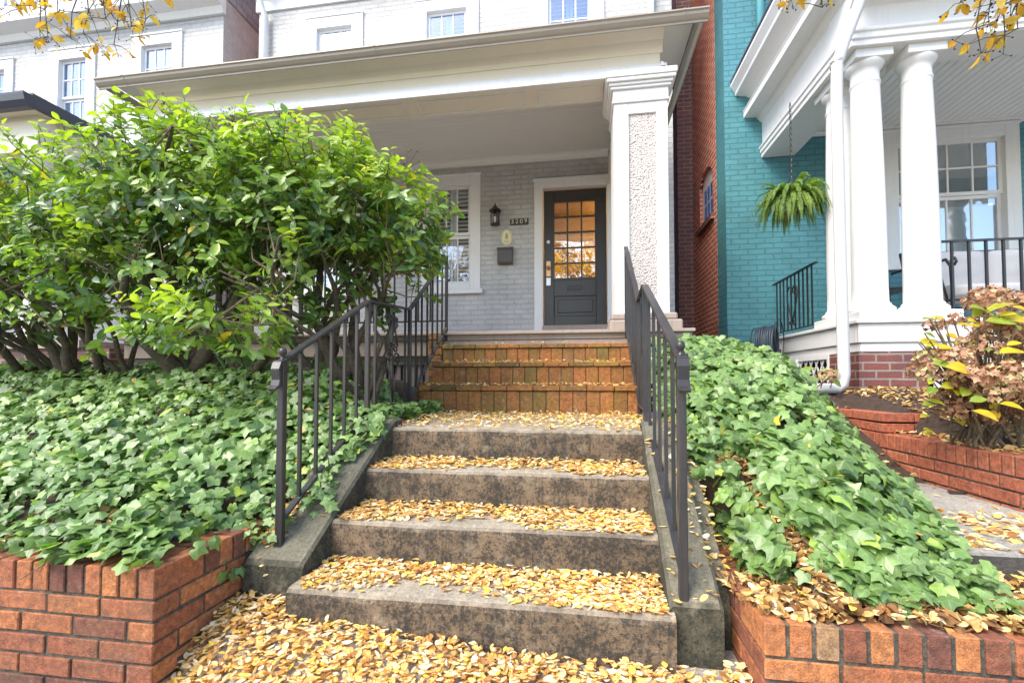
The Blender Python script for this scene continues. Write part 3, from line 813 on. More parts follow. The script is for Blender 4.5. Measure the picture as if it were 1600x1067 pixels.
m.build('handle', M['brass'], door, smooth=False)
MB().box(-.495, -.425, yd - .025, yd - .001, 2.30, 2.42).build('keypad', M['steel'], door, bevel=.006)
MB().tube([(-.46, yd - .001, 2.94), (-.46, yd - .02, 2.94)], .026, 16).build('deadbolt', M['steel'], door, bevel=.003)
m = MB(); cw = .125; f = YF - .03
m.box(DX0, DX0 + cw, f, YF + .12, 1.60, DZ1).box(DX1 - cw, DX1, f, YF + .12, 1.60, DZ1).box(DX0 + cw, DX1 - cw, f + .001, YF + .12, DZ1 - cw, DZ1)
m.box(DX0 - .015, DX1 + .015, f - .02, f - .001, DZ1 - .03, DZ1 + .015)
m.build('door_casing', M['white'], gh, bevel=.004)
MB().box(DX0 - .02, DX1 + .02, f - .12, YF + .10, 1.36, 1.60 - .002).box(DX0 + cw, DX1 - cw, f - .10, YF + .12, 1.60, dz - .004).build('door_sill', M['taupe'], gh, bevel=.006)
# the hall behind the door glass
MB().box(-1.2, 1.0, 9.4, 9.45, 1.5, 4.2).box(-1.25, -1.2, 6.75, 9.45, 1.5, 4.2).box(1.0, 1.05, 6.75, 9.45, 1.5, 4.2).box(-1.2, 1.0, 6.75, 9.4, 4.2, 4.25).box(-1.2, 1.0, 6.75, 9.4, 1.5, 1.55).build('hall_wall', M['amber'], gh)
MB().lathe((.78, 8.6, 3.75), [(.05, 0), (.16, .03), (.17, .14), (.08, .2)], 20).build('hall_lamp', M['lamp'], gh, smooth=True)  # unseen glowing body added to light the hall amber behind the glass

# ---- porch
DKX0, DKX1 = -4.66, .93
MB().box(DKX0, DKX1, 4.02, YF - .002, 1.30, 1.372).build('porch_floor', M['taupe'], gh, bevel=.006)
m = MB(); m.box(DKX0 - .02, DKX1 + .02, 3.985, 4.02, 1.348, 1.376); m.box(DKX0, DKX1, 4.03, 4.06, 1.16, 1.298).box(DKX1 - .03, DKX1, 4.0605, YF - .01, 1.16, 1.298).box(DKX0, DKX0 + .03, 4.0605, YF - .01, 1.16, 1.298)
m.build('porch_fascia', M['taupe'], gh, bevel=.004)
m = MB(); m.box(DKX0 + .02, BX0 - .14, 4.07, 4.10, 1.085, 1.158).box(DKX0 + .02, BX0 - .14, 4.07, 4.10, .80, .86)
x = DKX0 + .05
while x < BX0 - .16: m.box(x, x + .045, 4.085, 4.10, .86, 1.085); x += .072
m.box(DKX0 + .02, BX0 - .14, 4.16, 4.18, .8, 1.16)
m.build('skirt', M['slat'], gh)
m = MB(); m.box(.66, .92, 4.10, 4.5, .7, 1.158); m.build('porch_footing', M['taupe'], gh)
def porch_post(x0, x1, nm):
    y0, y1 = 4.15, 4.60
    zc = 3.44
    po = MB()
    fx = .130
    fb = (x0 + fx, x1 - fx + .03)
    po.box(x0, fb[0], y0, y1, 1.53, zc).box(fb[1], x1, y0, y1, 1.53, zc).box(fb[0], fb[1], y0 + .001, y1, 3.34, zc).box(fb[0], fb[1], y0 + .001, y1, 1.53, 1.68)
    post = po.build(nm, M['white'], gh, bevel=.004)
    MB().box(fb[0], fb[1], y0 + .018, y0 + .05, 1.68, 3.34).build('pebble_panel', M['pebble'], post)
    MB().box(x0 - .05, x1 + .10, y0 - .05, y1 + .04, 1.378, 1.47).box(x0 - .035, x1 + .06, y0 - .035, y1 + .03, 1.47, 1.53).build('plinth', M['taupe'], post, bevel=.012)
    def ring(o, za, zb): cp.box(x0 - o, x1 + o, y0 - o, y1 + o, za, zb)
    cp = MB(); ring(.016, 3.44, 3.465); ring(.008, 3.465, 3.56); ring(.03, 3.56, 3.585); ring(.045, 3.585, 3.612); ring(.065, 3.612, 3.645); ring(.075, 3.645, 3.70)
    cp.build('capital', M['white'], post, bevel=.008, seg=2)
porch_post(.305, .775, 'porch_post'); porch_post(-4.55, -4.08, 'porch_post')
# beam round three sides, with base trim and crown
m = MB()
bz0, bz1 = 3.702, 4.05
bm0 = -4.62
m.box(bm0, .72, 4.19, 4.52, bz0, bz1).box(.39, .72, 4.52, YF - .002, bz0 + .0005, bz1).box(bm0, bm0 + .33, 4.52, YF - .002, bz0 + .0005, bz1)
beam = m.build('porch_beam', M['cream'], gh)
m = MB(); m.prism([(4.19, 3.69), (4.15, 3.69), (4.15, 3.755), (4.165, 3.765), (4.165, 3.79), (4.19, 3.80)], 'x', bm0 - .04, .775)
m.prism([(.72, 3.69), (.76, 3.69), (.76, 3.755), (.745, 3.79), (.72, 3.80)], 'y', 4.15, YF - .01)
m.prism([(bm0, 3.69), (bm0 - .04, 3.69), (bm0 - .04, 3.755), (bm0 - .025, 3.79), (bm0, 3.80)], 'y', 4.15, YF - .01)
m.build('base_trim', M['white'], beam)
m = MB()
def panel(x0, x1, y0, y1):
    e = .012
    m.box(x0, x1, y0, y0 + e, 3.690, bz0).box(x0, x1, y1 - e, y1, 3.690, bz0).box(x0, x0 + e, y0 + e, y1 - e, 3.690, bz0).box(x1 - e, x1, y0 + e, y1 - e, 3.690, bz0)
for (a, b) in ((-4.0, -2.9), (-2.75, -1.75), (-1.62, -.52), (-.40, .22)): panel(a, b, 4.25, 4.47)
m.build('panel_mould', M['white'], beam)
# ceiling boards and crown
m = MB(); y = 4.50
while y < YF - .01:
    m.box(bm0 + .3, .42, y, min(y + .078, YF - .004), 4.20 - .0, 4.22); m.box(bm0 + .3, .42, y + .078, min(y + .083, YF), 4.206, 4.22); y += .083
m.build('porch_ceiling', M['greytrim'], gh)
m = MB(); m.prism([(YF - .001, 4.199), (YF - .07, 4.199), (YF - .062, 4.17), (YF - .03, 4.14), (YF - .022, 4.11), (YF - .001, 4.11)], 'x', bm0 + .33, .39).build('crown', M['greytrim'], gh)
# eaves: soffit, cove, gutter
XE0, XE1 = -4.95, 1.07
m = MB(); m.box(XE0 + .09, XE1 - .09, 3.97, 4.19, 4.05, 4.07).box(.72, XE1 - .09, 4.19, YF - .002, 4.0505, 4.07).box(XE0 + .09, bm0, 4.19, YF - .002, 4.0505, 4.07)
m.build('soffit', M['greytrim'], gh)
m = MB(); pts = [(4.19, 3.90), (4.178, 3.90), (4.165, 3.94), (4.13, 3.985), (4.06, 4.02), (4.03, 4.03), (4.03, 4.049), (4.19, 4.049)]
m.prism(pts, 'x', bm0 - .02, .74); m.build('cove', M['cream'], beam)
# ogee gutter all round
g = MB()
og = [(0, 3.958), (-.012, 3.958), (-.014, 3.972), (-.030, 3.982), (-.052, 4.004), (-.058, 4.024), (-.072, 4.031), (-.072, 4.042), (0, 4.042)]
g.prism([(3.955 + a, z) for a, z in og], 'x', XE0, XE1)
g.prism([(XE1 - .08 - a, z) for a, z in og], 'y', 3.955, YF - .002)
g.prism([(XE0 + .08 + a, z) for a, z in og], 'y', 3.955, YF - .002)
for xs_ in (-4.62, -1.9, .86): g.prism([(3.9535 + a * 1.03 - .001, z if z > 4.0 else z - .0015) for a, z in og], 'x', xs_, xs_ + .022)
g.build('gutter', M['gutter'], gh)
m = MB(); m.prism([(3.945, 4.041), (3.945, 4.055), (4.19, 4.085), (YF - .001, 4.60), (YF - .001, 4.54), (4.3, 4.075), (4.2, 4.0715), (3.96, 4.0715)], 'x', XE0 + .05, XE1 - .05)
m.build('porch_roof', M['slate'], gh)

# ---- things on the grey house wall
ln = thing('wall_lantern', 'black iron lantern on the wall above the oval plaque', 'lantern', (-1.21, YF, 3.3))
lx, ly, lz = -1.215, YF - .13, 3.17
m = MB(); m.lathe((lx, ly, lz), [(.035, -.01), (.066, 0), (.070, .012), (.06, .02)], 20)
m.lathe((lx, ly, lz), [(.062, .195), (.088, .20), (.082, .215), (.045, .245), (.03, .27), (.012, .28), (.006, .315), (.003, .33)], 20)
for k in range(6): a = k * PI / 3 + .2; m.box(lx + .058 * math.cos(a) - .005, lx + .058 * math.cos(a) + .005, ly + .058 * math.sin(a) - .005, ly + .058 * math.sin(a) + .005, lz + .01, lz + .20)
m.build('cage', M['bronze'], ln)
m = MB(); m.box(lx - .04, lx + .04, YF - .02, YF - .001, 3.20, 3.46); m.tube([(lx, YF - .02, 3.42), (lx, YF - .08, 3.455), (lx, ly + .01, 3.45)], .012, 8); m.build('bracket', M['bronze'], ln)
MB().lathe((lx, ly, lz), [(.05, .02), (.052, .195)], 20).build('glass', M['lampglass'], ln, smooth=True)
MB().lathe((lx, ly, lz), [(.016, .015), (.016, .12), (.012, .125)], 12).build('candle', M['white'], ln)

def text(body, size, mat, loc, parent, depth=.003, name='numeral'):
    cu = bpy.data.curves.new('t', 'FONT'); cu.body = body; cu.size = size; cu.extrude = depth; cu.align_x = 'CENTER'; cu.align_y = 'CENTER'
    to = bpy.data.objects.new('t', cu); COL.objects.link(to)
    bpy.context.view_layer.update()
    me = bpy.data.meshes.new_from_object(to.evaluated_get(bpy.context.evaluated_depsgraph_get()))
    bpy.data.objects.remove(to); me.name = name
    me.transform(Matrix.Rotation(R(90), 4, 'X')); me.transform(Matrix.Translation(loc))
    me.materials.clear(); me.materials.append(mat)
    o = bpy.data.objects.new(name, me); COL.objects.link(o); setpar(o, parent)
    return o
hn = thing('house_number', 'dark tile house number plate between lantern and door', 'house number', (-.88, YF, 3.24))
MB().box(-1.015, -.745, YF - .018, YF - .002, 3.195, 3.29).build('plate', M['numplate'], hn, bevel=.003)
for k, ch in enumerate('3209'):
    text(ch, .088, M['numeral'], (-.978 + k * .065, YF - .0205, 3.243 + (.004 if k == 3 else 0)), hn)
op = thing('oval_plaque', 'cream oval plaque between lantern and mailbox', 'plaque', (-1.065, YF, 3.02))
def disc(cx, cz, rx, rz, y0, y1, n=40): return [(cx + rx * math.cos(2 * PI * k / n), cz + rz * math.sin(2 * PI * k / n)) for k in range(n)]
m = MB(); m.prism(disc(-1.065, 3.02, .080, .122, 0, 0), 'y', YF - .014, YF - .002); m.build('plate', M['plaque'], op, bevel=.003)
m = MB(); n_ = 40
for (rx, rz) in ((.069, .110),):
    ring = [Vector((-1.065 + rx * math.cos(2 * PI * k / n_), YF - .0145, 3.02 + rz * math.sin(2 * PI * k / n_))) for k in range(n_ + 1)]
    m.tube(ring, .0022, 5)
m.box(-1.085, -1.045, YF - .017, YF - .0145, 3.0, 3.06).box(-1.075, -1.055, YF - .0172, YF - .0145, 3.0605, 3.085)
for k in range(3): m.box(-1.105 + .008 * k, -1.025 - .008 * k, YF - .0165, YF - .0145, 2.972 - .02 * k, 2.978 - .02 * k)
m.build('relief', M['plaqueink'], op)
mx = thing('mailbox', 'dark square metal mailbox on the grey wall below the oval plaque', 'mailbox', (-1.08, YF, 2.75))
m = MB(); m.prism([(YF - .002, 2.62), (YF - .10, 2.62), (YF - .115, 2.645), (YF - .115, 2.84), (YF - .002, 2.88)], 'x', -1.185, -.972); m.build('box', M['mailbox'], mx, bevel=.005)
m = MB(); m.prism([(YF - .003, 2.884), (YF - .122, 2.843), (YF - .128, 2.815), (YF - .118, 2.815), (YF - .116, 2.843), (YF - .003, 2.88)], 'x', -1.192, -.965); m.build('lid', M['mailbox'], mx, bevel=.002)

# ================================================================== white house on the left
wh = thing('row_house', 'white painted brick house with black edged porch roof, at the far left', 'house', (-8.5, 6.5, .9))
cs = [(-7.50, -6.53, 4.9, 6.76), (-9.16, -8.22, 4.9, 6.70), (-10.9, -9.93, 4.9, 6.66)]
mb = wall_holes(MB(), -13, -5.78, .5, 7.3, YF, YF + .22, [ins(c) for c in cs])
mb.build('wall', M['white_brick'], wh)
MB().box(-6.0, -5.78, YF + .22, 7.55, .5, 7.3).build('return_wall', M['white_brick'], wh)
MB().box(-6.0, -5.785, 7.552, 15, .5, 9).build('side_wall', M['red_brick'], wh)
MB().box(-13, -6, 14, 14.2, .5, 7.3).box(-13, -6, YF + .22, 14, 7.1, 7.29).build('rear_wall', M['white_brick'], wh)
for c in cs: window(wh, *c, YF, .19, 3, 2, meet=5.84)
MB().prism([(YF - .001, 6.93), (YF - .05, 6.93), (YF - .10, 7.02), (YF - .28, 7.08), (YF - .32, 7.22), (YF - .001, 7.24)], 'x', -13, -5.74).build('cornice', M['white'], wh)
m = MB(); m.add([(-13, YF - .25, 7.25), (-5.76, YF - .25, 7.25), (-5.76, YF + .75, 9.4), (-13, YF + .75, 9.4), (-13, YF + 1.5, 9.4), (-5.76, YF + 1.5, 9.4), (-5.76, YF + 1.5, 7.25), (-13, YF + 1.5, 7.25)], [(0, 1, 2, 3), (3, 2, 5, 4), (4, 5, 6, 7), (0, 7, 6, 1), (0, 3, 4, 7), (1, 6, 5, 2)]); m.build('mansard_roof', M['slate'], wh)
dm = MB(); dm.box(-10.9, -9.9, YF - .10, YF + .6, 7.25, 8.7); dm.build('dormer', M['white'], wh, bevel=.01)
window(wh, -10.8, -10.0, 7.3, 8.5, YF - .11, .12, 3, 2, shutters=False, room=False)
# its porch
m = MB(); m.box(-12, -5.90, 4.02, YF - .002, 3.92, 3.99).build('porch_roof', M['blackroof'], wh)
m = MB(); og2 = [(0, 3.86), (-.05, 3.87), (-.085, 3.93), (-.10, 3.99), (-.10, 4.01), (0, 4.01)]
m.prism([(4.0 + a, z) for a, z in og2], 'x', -12, -5.84); m.build('gutter', M['blackroof'], wh)
MB().box(-5.90, -5.86, 4.0, YF - .002, 3.90, 4.045).build('roof_edge', M['blackroof'], wh)
m = MB(); m.box(-12, -5.98, 4.14, 4.45, 3.50, 3.918).box(-6.30, -5.98, 4.45, YF - .002, 3.5005, 3.918).box(-12, -5.905, 4.02, 4.139, 3.895, 3.919).box(-5.978, -5.905, 4.1395, YF - .002, 3.8955, 3.919); m.build('porch_beam', M['cream'], wh)
m = MB(); m.box(-12, -6.0, 4.45, YF, 3.75, 3.8).build('porch_ceiling', M['greytrim'], wh)
for cx_ in (-6.2, -8.8): MB().lathe((cx_, 4.32, 1.36), [(.17, 0), (.17, .05), (.14, .08), (.13, .5), (.11, 2.0), (.14, 2.06), (.15, 2.14)], 20).build('porch_column', M['white'], wh, smooth=True)
MB().box(-12, -4.98, 4.15, 4.40, .5, 1.28).build('porch_base', M['red_dull'], wh)
MB().box(-12, -5.3, 4.10, YF, 1.285, 1.37).build('porch_floor', M['taupe'], wh)

# ================================================================== teal house on the right
th = thing('row_house', 'teal painted brick house with white round columns, on the right', 'house', (4, 6.5, .9))
TX = 1.96; cz = .955
tw = (3.90, 5.43, 2.40, 4.17)
uw = (2.62, 3.5, 5.0, 6.9)
mb = wall_holes(MB(), TX, 9, .5, 9, YF, YF + .22, [ins(tw), ins(uw)])
mb.build('wall', M['teal_brick'], th)
MB().box(TX, TX + .22, YF + .22, 6.90, .5, 9).build('return_wall', M['teal_brick'], th)
# red side wall with arched window opening
m = MB()
ay0, ay1, az0, az1 = 7.12, 7.86, 3.42, 4.05
X0, X1 = TX + .004, TX + .25
def ybox(y0, y1, z0, z1): m.box(X0, X1, y0, y1, z0, z1)
ybox(6.902, ay0, .5, 9); ybox(ay1, 14, .5, 9); ybox(ay0, ay1, .5, az0)
na = 10
for k in range(na):
    a, b = ay0 + (ay1 - ay0) * k / na, ay0 + (ay1 - ay0) * (k + 1) / na
    ym = (a + b) / 2 - (ay0 + ay1) / 2
    ybox(a, b, az1 + .22 * math.sqrt(max(0, 1 - (ym / .37) ** 2)), 9)
m.build('side_wall', M['red_brick'], th)
m = MB()
prof = [(ay0 + .0, az0), (ay1 - .0, az0)] + [((ay0 + ay1) / 2 + .37 * math.cos(PI * k / 12), az1 + .22 * math.sin(PI * k / 12)) for k in range(13)]
m.prism([(y, z) for y, z in prof], 'x', TX + .05, TX + .09); aw = m.build('arched_window', M['white'], th)
m = MB()
for (a, b) in ((ay0 + .13, ay0 + .27), (ay0 + .31, ay0 + .44), (ay0 + .48, ay1 - .13)):
    for (c, d) in ((az0 + .10, az0 + .32), (az0 + .36, az0 + .58)): m.box(TX + .043, TX + .0495, a, b, c, d)
m.build('pane', M['glass'], aw)
MB().box(TX - .05, TX + .05, ay0 - .08, ay1 + .08, az0 - .08, az0 - .002).build('window_sill', M['red_dull'], th)
MB().box(1.70, TX - .001, 8.25, 8.75, .5, 9).build('chimney', M['red_dull'], th)
window(th, *tw, YF, .16, 4, 2, shutters=False, lower_rows=1, meet=3.30, glass='bigglass')
MB().box(3.9, 5.4, YF + .18, YF + .2, 2.5, 3.2).build('curtain', M['shutter'], th)
window(th, *uw, YF, .13, 1, 12, shutters=True)
MB().tube([(2.42, YF - .06, 9), (2.42, YF - .06, 4.5)], .048, 12).build('downspout', m_paint('teal_pipe_paint', (.10, .34, .38), .4), th, smooth=True)
# porch: deck
PX, PY = 2.40, 4.40
MB().box(PX, 9, PY, YF - .002, 1.44, 1.475).box(PX + .03, 9, PY + .03, PY + .07, 1.27, 1.438).box(PX + .03, PX + .07, PY + .0705, YF - .002, 1.27, 1.438).box(PX + .05, 9, PY + .05, PY + .075, 1.19, 1.268).box(PX + .05, PX + .075, PY + .0755, YF - .002, 1.19, 1.268).build('porch_floor', M['white'], th, bevel=.006)
MB().box(PX + .02, PX + .56, PY + .02, PY + .5, .5, 1.19).build('brick_pier', M['red_dull'], th)
def lattice(p0, u, wid, z0, z1, nx):
    """diagonal lattice: p0 corner, u unit along"""
    m = MB(); p0 = Vector(p0); u = Vector(u); n_ = Vector((u.y, -u.x, 0)); h = z1 - z0; g = .115
    for s in (1, -1):
        k = -h
        while k < wid:
            a, b = k, k + h * .62
            # clip to 0..wid
            pts = []
            A = (a, 0.0); B = (b, h)
            if s < 0: A, B = (a, h), (b, 0.0)
            def lerpc(A, B, x): q = (x - A[0]) / (B[0] - A[0]); return (x, A[1] + (B[1] - A[1]) * q)
            if B[0] <= 0 or A[0] >= wid: k += g; continue
            if A[0] < 0: A = lerpc(A, B, 0.0)
            if B[0] > wid: B = lerpc(A, B, wid)
            o = n_ * (.004 * s)
            m.bar(p0 + u * A[0] + Vector((0, 0, z0 + A[1])) + o, p0 + u * B[0] + Vector((0, 0, z0 + B[1])) + o, .006, .024)
            k += g
    m.bar(p0 + Vector((0, 0, z1)) + n_ * .012, p0 + u * wid + Vector((0, 0, z1)) + n_ * .012, .02, .05)
    for q in (0, .5, 1): m.bar(p0 + u * (wid * q) + n_ * .014 + Vector((0, 0, z0)), p0 + u * (wid * q) + n_ * .014 + Vector((0, 0, z1)), .05, .02)
    return m
lattice((PX + .06, 6.3, 0), (0, -1, 0), 1.36, .80, 1.175, 0).build('lattice', M['white'], th)
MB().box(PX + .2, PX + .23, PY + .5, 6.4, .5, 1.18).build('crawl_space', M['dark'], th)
lattice((PX + .66, PY + .08, 0), (1, 0, 0), 3.0, .62, 1.0, 0).build('lattice', M['white'], th)
MB().box(PX + .58, 8, PY + .085, PY + .11, 1.0, 1.187).build('skirt_board', M['white'], th, bevel=.004)
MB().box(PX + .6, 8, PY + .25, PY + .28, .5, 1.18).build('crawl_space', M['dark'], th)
# columns
zb_, zt_ = 1.475, 3.93
def tcol(x, y, nm='column'):
    c = thing_part = MB()
    H = zt_ - zb_
    c.lathe((x, y, zb_), [(.175, .075), (.185, .09), (.185, .115), (.168, .13), (.156, .137), (.152, .155), (.138, .17), (.136, .3), (.134, .9), (.125, 1.6), (.112, 2.18), (.112, 2.19), (.120, 2.20), (.120, 2.215), (.111, 2.225), (.111, 2.32), (.122, 2.33), (.145, 2.36), (.150, 2.375), (.150, 2.39)], 36)
    o = c.build(nm, M['white'], th, smooth=True)
    md = o.modifiers.new('split', 'EDGE_SPLIT'); md.split_angle = R(50)
    MB().box(x - .19, x + .19, y - .19, y + .19, zb_ + .001, zb_ + .076).build('column_base', M['white'], o, bevel=.006)
    MB().box(x - .155, x + .155, y - .155, y + .155, zb_ + 2.389, zt_ + .02).build('abacus', M['white'], o, bevel=.004)
tcol(2.635, 4.62); tcol(3.065, 4.62); tcol(2.635, 5.05); tcol(6.2, 4.62)
# entablature and eaves, side (profile in x,z) and front (profile in y,z)
BX, BY = 2.44, 4.46
ent = [(0, 3.94), (-.02, 3.94), (-.02, 3.99), (-.035, 4.0), (-.035, 4.045), (-.05, 4.06), (-.05, 4.085), (-.005, 4.10), (-.005, 4.42), (-.03, 4.44), (-.06, 4.475)]
eav = [(-.075, 4.50), (-.235, 4.50), (-.235, 4.575), (-.25, 4.60), (-.15, 4.64), (-.13, 4.76), (-.20, 4.80), (-.34, 4.82), (-.345, 4.86), (-.37, 4.90), (-.40, 4.945), (-.40, 4.98), (.4, 5.0), (.4, 3.945)]
full = ent + eav
m = MB()
m.prism([(BX + a, z) for a, z in full], 'y', BY - .0, YF - .002); 
m.build('side_cornice', M['white'], th, bevel=.004)
m = MB()
front = [(0, 3.941), (-.02, 3.941), (-.02, 3.99), (-.035, 4.0), (-.035, 4.045), (-.05, 4.06), (-.05, 4.085), (-.005, 4.10), (-.005, 4.30), (-.02, 4.31), (-.10, 4.40), (-.36, 4.41), (-.36, 4.98), (.34, 5.0), (.34, 3.9455)]
m.prism([(BY - .02 + a, z) for a, z in front], 'x', BX - .02, 9); m.build('front_cornice', M['white'], th, bevel=.004)
m = MB(); m.box(BX - .402, 9, BY - .37, YF, 4.985, 5.03); m.build('porch_roof', M['blackroof'], th)
m = MB(); x = BX + .3
while x < 8.5:
    m.box(x, x + .078, BY + .3, YF - .003, 4.22, 4.24); m.box(x + .078, x + .086, BY + .3, YF - .003, 4.228, 4.24); x += .086
m.build('porch_ceiling', M['greytrim'], th)
m = MB(); m.prism([(YF - .001, 4.219), (YF - .04, 4.219), (YF - .035, 4.20), (YF - .001, 4.18)], 'x', BX + .3, 8.5); m.build('ceiling_mould', M['white'], th)
# downspout in front of the corner column
dy = 4.26
d = [at(1366, -60, dy), at(1345, 0, dy), at(1318, 70, dy), at(1308, 100, dy), at(1307, 150, dy), at(1313, 400, dy), at(1319, 585, dy), at(1316, 600, dy), at(1308, 607, dy), at(1285, 607, dy - .02), at(1256, 608, dy - .05)]
MB().tube(d, .046, 14).build('downspout', M['pipe'], th, smooth=True)
q = at(1307, 97, dy); MB().tube([q + Vector((0, 0, .01)), q - Vector((0, 0, .01))], .051, 14).build('pipe_strap', M['steel'], th)
# iron railings of the teal porch
rl = thing('porch_railing', 'black iron railing in front of the cushioned porch sofa', 'railing', (4, 4.62, 1.475))
zt, zb = 2.19, 1.56
MB().bar((3.2, 4.62, zt), (6.1, 4.62, zt), .036, .016).build('top_rail', M['black'], rl)
MB().bar((3.2, 4.62, zb), (6.1, 4.62, zb), .03, .012).build('bottom_rail', M['black'], rl)
x = 3.31
while x < 6.0: MB().box(x - .009, x + .009, 4.611, 4.629, zb, zt).build('baluster', M['black'], rl); x += .135
rl = thing('stair_railing', 'sloping black iron railing with a heart scroll by the teal wall', 'railing', (2.45, 5.6, 1.475))
ya, yb2 = 5.16, 6.30; za, zb3 = 2.18, 2.16
A = Vector((2.46, 5.2, 2.185)); B = Vector((2.46, 6.28, 2.165)); A2 = Vector((2.46, 5.2, 1.53)); B2 = Vector((2.46, 6.28, 1.53))
B.z = at(1210, 440, 6.15).z - .02
MB().bar(A, B, .034, .016).build('top_rail', M['black'], rl); MB().bar(A2, B2, .028, .012).build('bottom_rail', M['black'], rl)
for k in range(1, 11):
    a = A.lerp(B, k / 11); b = A2.lerp(B2, k / 11); MB().box(a.x - .007, a.x + .007, a.y - .007, a.y + .007, b.z, a.z - .004).build('baluster', M['black'], rl)
m = MB(); c = Vector((2.44, 5.72, 1.62)); u = Vector((0, 1, 0)); Zv = Vector((0, 0, 1))
for s in (-1, 1):
    m.tube([c, c + u * (s * .07) + Zv * .14, c + u * (s * .125) + Zv * .28, c + u * (s * .12) + Zv * .37, c + u * (s * .07) + Zv * .42, c + u * (s * .02) + Zv * .39, c + u * (s * .02) + Zv * .34, c + u * (s * .05) + Zv * .33], .008, 6)
    m.tube(spiral(c + u * (s * .04) - Zv * .02, u * s, Zv, .035, 1.2, 0), .007, 6)
m.build('scroll', M['black'], rl, smooth=True)
# ------------------------------------------------------------------ furniture on the teal porch
so = thing('porch_sofa', 'black iron porch sofa with pale grey tufted cushions behind the railing', 'sofa', (4.0, 5.3, 1.475))
def cushion(nm, x0, x1, y0, y1, z0, z1, mat, parent, buttons=False):
    nx = 14; V = []; F = []
    m = MB(); bmx = bmesh.new(); bmesh.ops.create_cube(bmx, size=1); bmesh.ops.subdivide_edges(bmx, edges=bmx.edges, cuts=9, use_grid_fill=True)
    vs = []
    for v in bmx.verts:
        c = v.co * 2
        q = [c.x, c.y, c.z]
        puff = (1 - abs(q[0]) ** 4 * .10) * (1 - abs(q[2]) ** 4 * .10)
        r = [q[0] * (1 - .05 * (q[2] ** 4)), q[1] * (.55 + .45 * (1 - q[0] ** 4) ** .5 * (1 - q[2] ** 4) ** .5 if abs(q[0]) < 1 and abs(q[2]) < 1 else .55), q[2] * (1 - .05 * (q[0] ** 4))]
        if buttons and q[1] < 0:
            for bx in (-.5, 0, .5):
                for bz in (-.35, .35):
                    d = math.hypot((q[0] - bx) * 1.4, q[2] - bz); r[1] += .35 * math.exp(-(d / .17) ** 2)
        vs.append(((x0 + x1) / 2 + r[0] * (x1 - x0) / 2, (y0 + y1) / 2 + r[1] * (y1 - y0) / 2, (z0 + z1) / 2 + r[2] * (z1 - z0) / 2))
    bmx.verts.index_update()
    m.add(vs, [[v.index for v in f.verts] for f in bmx.faces]); bmx.free()
    o = m.build(nm, mat, parent, smooth=True)
    return o
sx0, sx1, sy, sz = 3.55, 5.0, 5.05, 1.475
for (a, b) in ((3.62, 4.30), (4.31, 4.98)):
    cushion('back_cushion', a, b, 5.50, 5.68, 1.88, 2.33, M['cushion'], so, True)
    cushion('seat_cushion', a, b, 4.98, 5.56, 1.74, 1.89, M['cushion'], so)
m = MB()
for x in (3.57, 5.02):
    m.tube([(x, 5.0, 1.48), (x, 4.99, 1.8), (x, 5.0, 2.05), (x, 5.06, 2.13), (x, 5.3, 2.13), (x, 5.6, 2.14)], .014, 8); m.tube([(x, 5.62, 1.48), (x, 5.66, 2.2), (x, 5.7, 2.36)], .014, 8)
    m.tube([(x, 5.0, 2.1), (x, 4.95, 2.12), (x, 4.93, 2.08), (x, 4.96, 2.05)], .012, 8)
    m.tube([(x, 5.05, 1.72), (x, 5.12, 1.95), (x, 5.22, 2.12)], .011, 8); m.tube([(x, 5.0, 1.72), (x, 5.62, 1.72)], .014, 8)
for z, y in ((1.72, 5.0), (1.72, 5.6), (2.36, 5.7)): m.tube([(3.57, y, z), (5.02, y, z)], .013, 8)
m.build('frame', M['black'], so, smooth=True)
pl = cushion('throw_pillow', 4.62, 4.96, 5.28, 5.44, 1.89, 2.2, M['pillow'], None)
tag(pl, 'green striped pillow leaning at the end of the porch sofa', 'pillow')
ch = thing('iron_chair', 'black iron porch chair with mesh scrolled back seen between the white columns', 'chair', (3.22, 5.5, 1.475))
m = MB(); cx0, cx1, cy = 2.98, 3.46, 5.72
for x in (cx0, cx1): m.tube([(x, cy, 1.48), (x, cy, 1.95), (x, cy + .08, 2.52)], .014, 8); m.tube([(x, cy - .45, 1.48), (x, cy - .45, 2.08), (x, cy - .38, 2.14), (x, cy - .05, 2.13)], .013, 8)
for (z, y) in ((1.9, cy), (1.9, cy - .45), (2.36, cy + .055), (2.52, cy + .08)): m.tube([(cx0, y, z), (cx1, y, z)], .012, 8)
fr = m.build('frame', M['black'], ch, smooth=True)
m = MB()
for k in range(4): m.tube(spiral((cx0 + .075 + .11 * k, cy + .068, 2.44), (1, 0, 0), (0, 0, 1), .052, 1.5, k * 1.6), .007, 6)
m.build('scroll', M['black'], ch, smooth=True)
m = MB()
for k in range(-18, 27):
    for s in (1, -1):
        a = Vector((cx0 + .024 * k, cy + .0, 1.92)); b = a + Vector((s * .22, .055, .44))
        if s < 0: a = a; 
        t0 = 0; t1 = 1
        for lim, sgn in ((cx0, 1), (cx1, -1)):
            da = (a.x - lim) * sgn; db = (b.x - lim) * sgn
            if da < 0 and db < 0: t0, t1 = 1, 0
            elif da < 0: t0 = max(t0, da / (da - db))
            elif db < 0: t1 = min(t1, da / (da - db))
        if t1 - t0 > .05: m.tube([a.lerp(b, t0), a.lerp(b, t1)], .003, 4)
m.box(cx0, cx1, cy - .45, cy, 1.895, 1.905)
m.build('mesh_back', M['black'], ch)

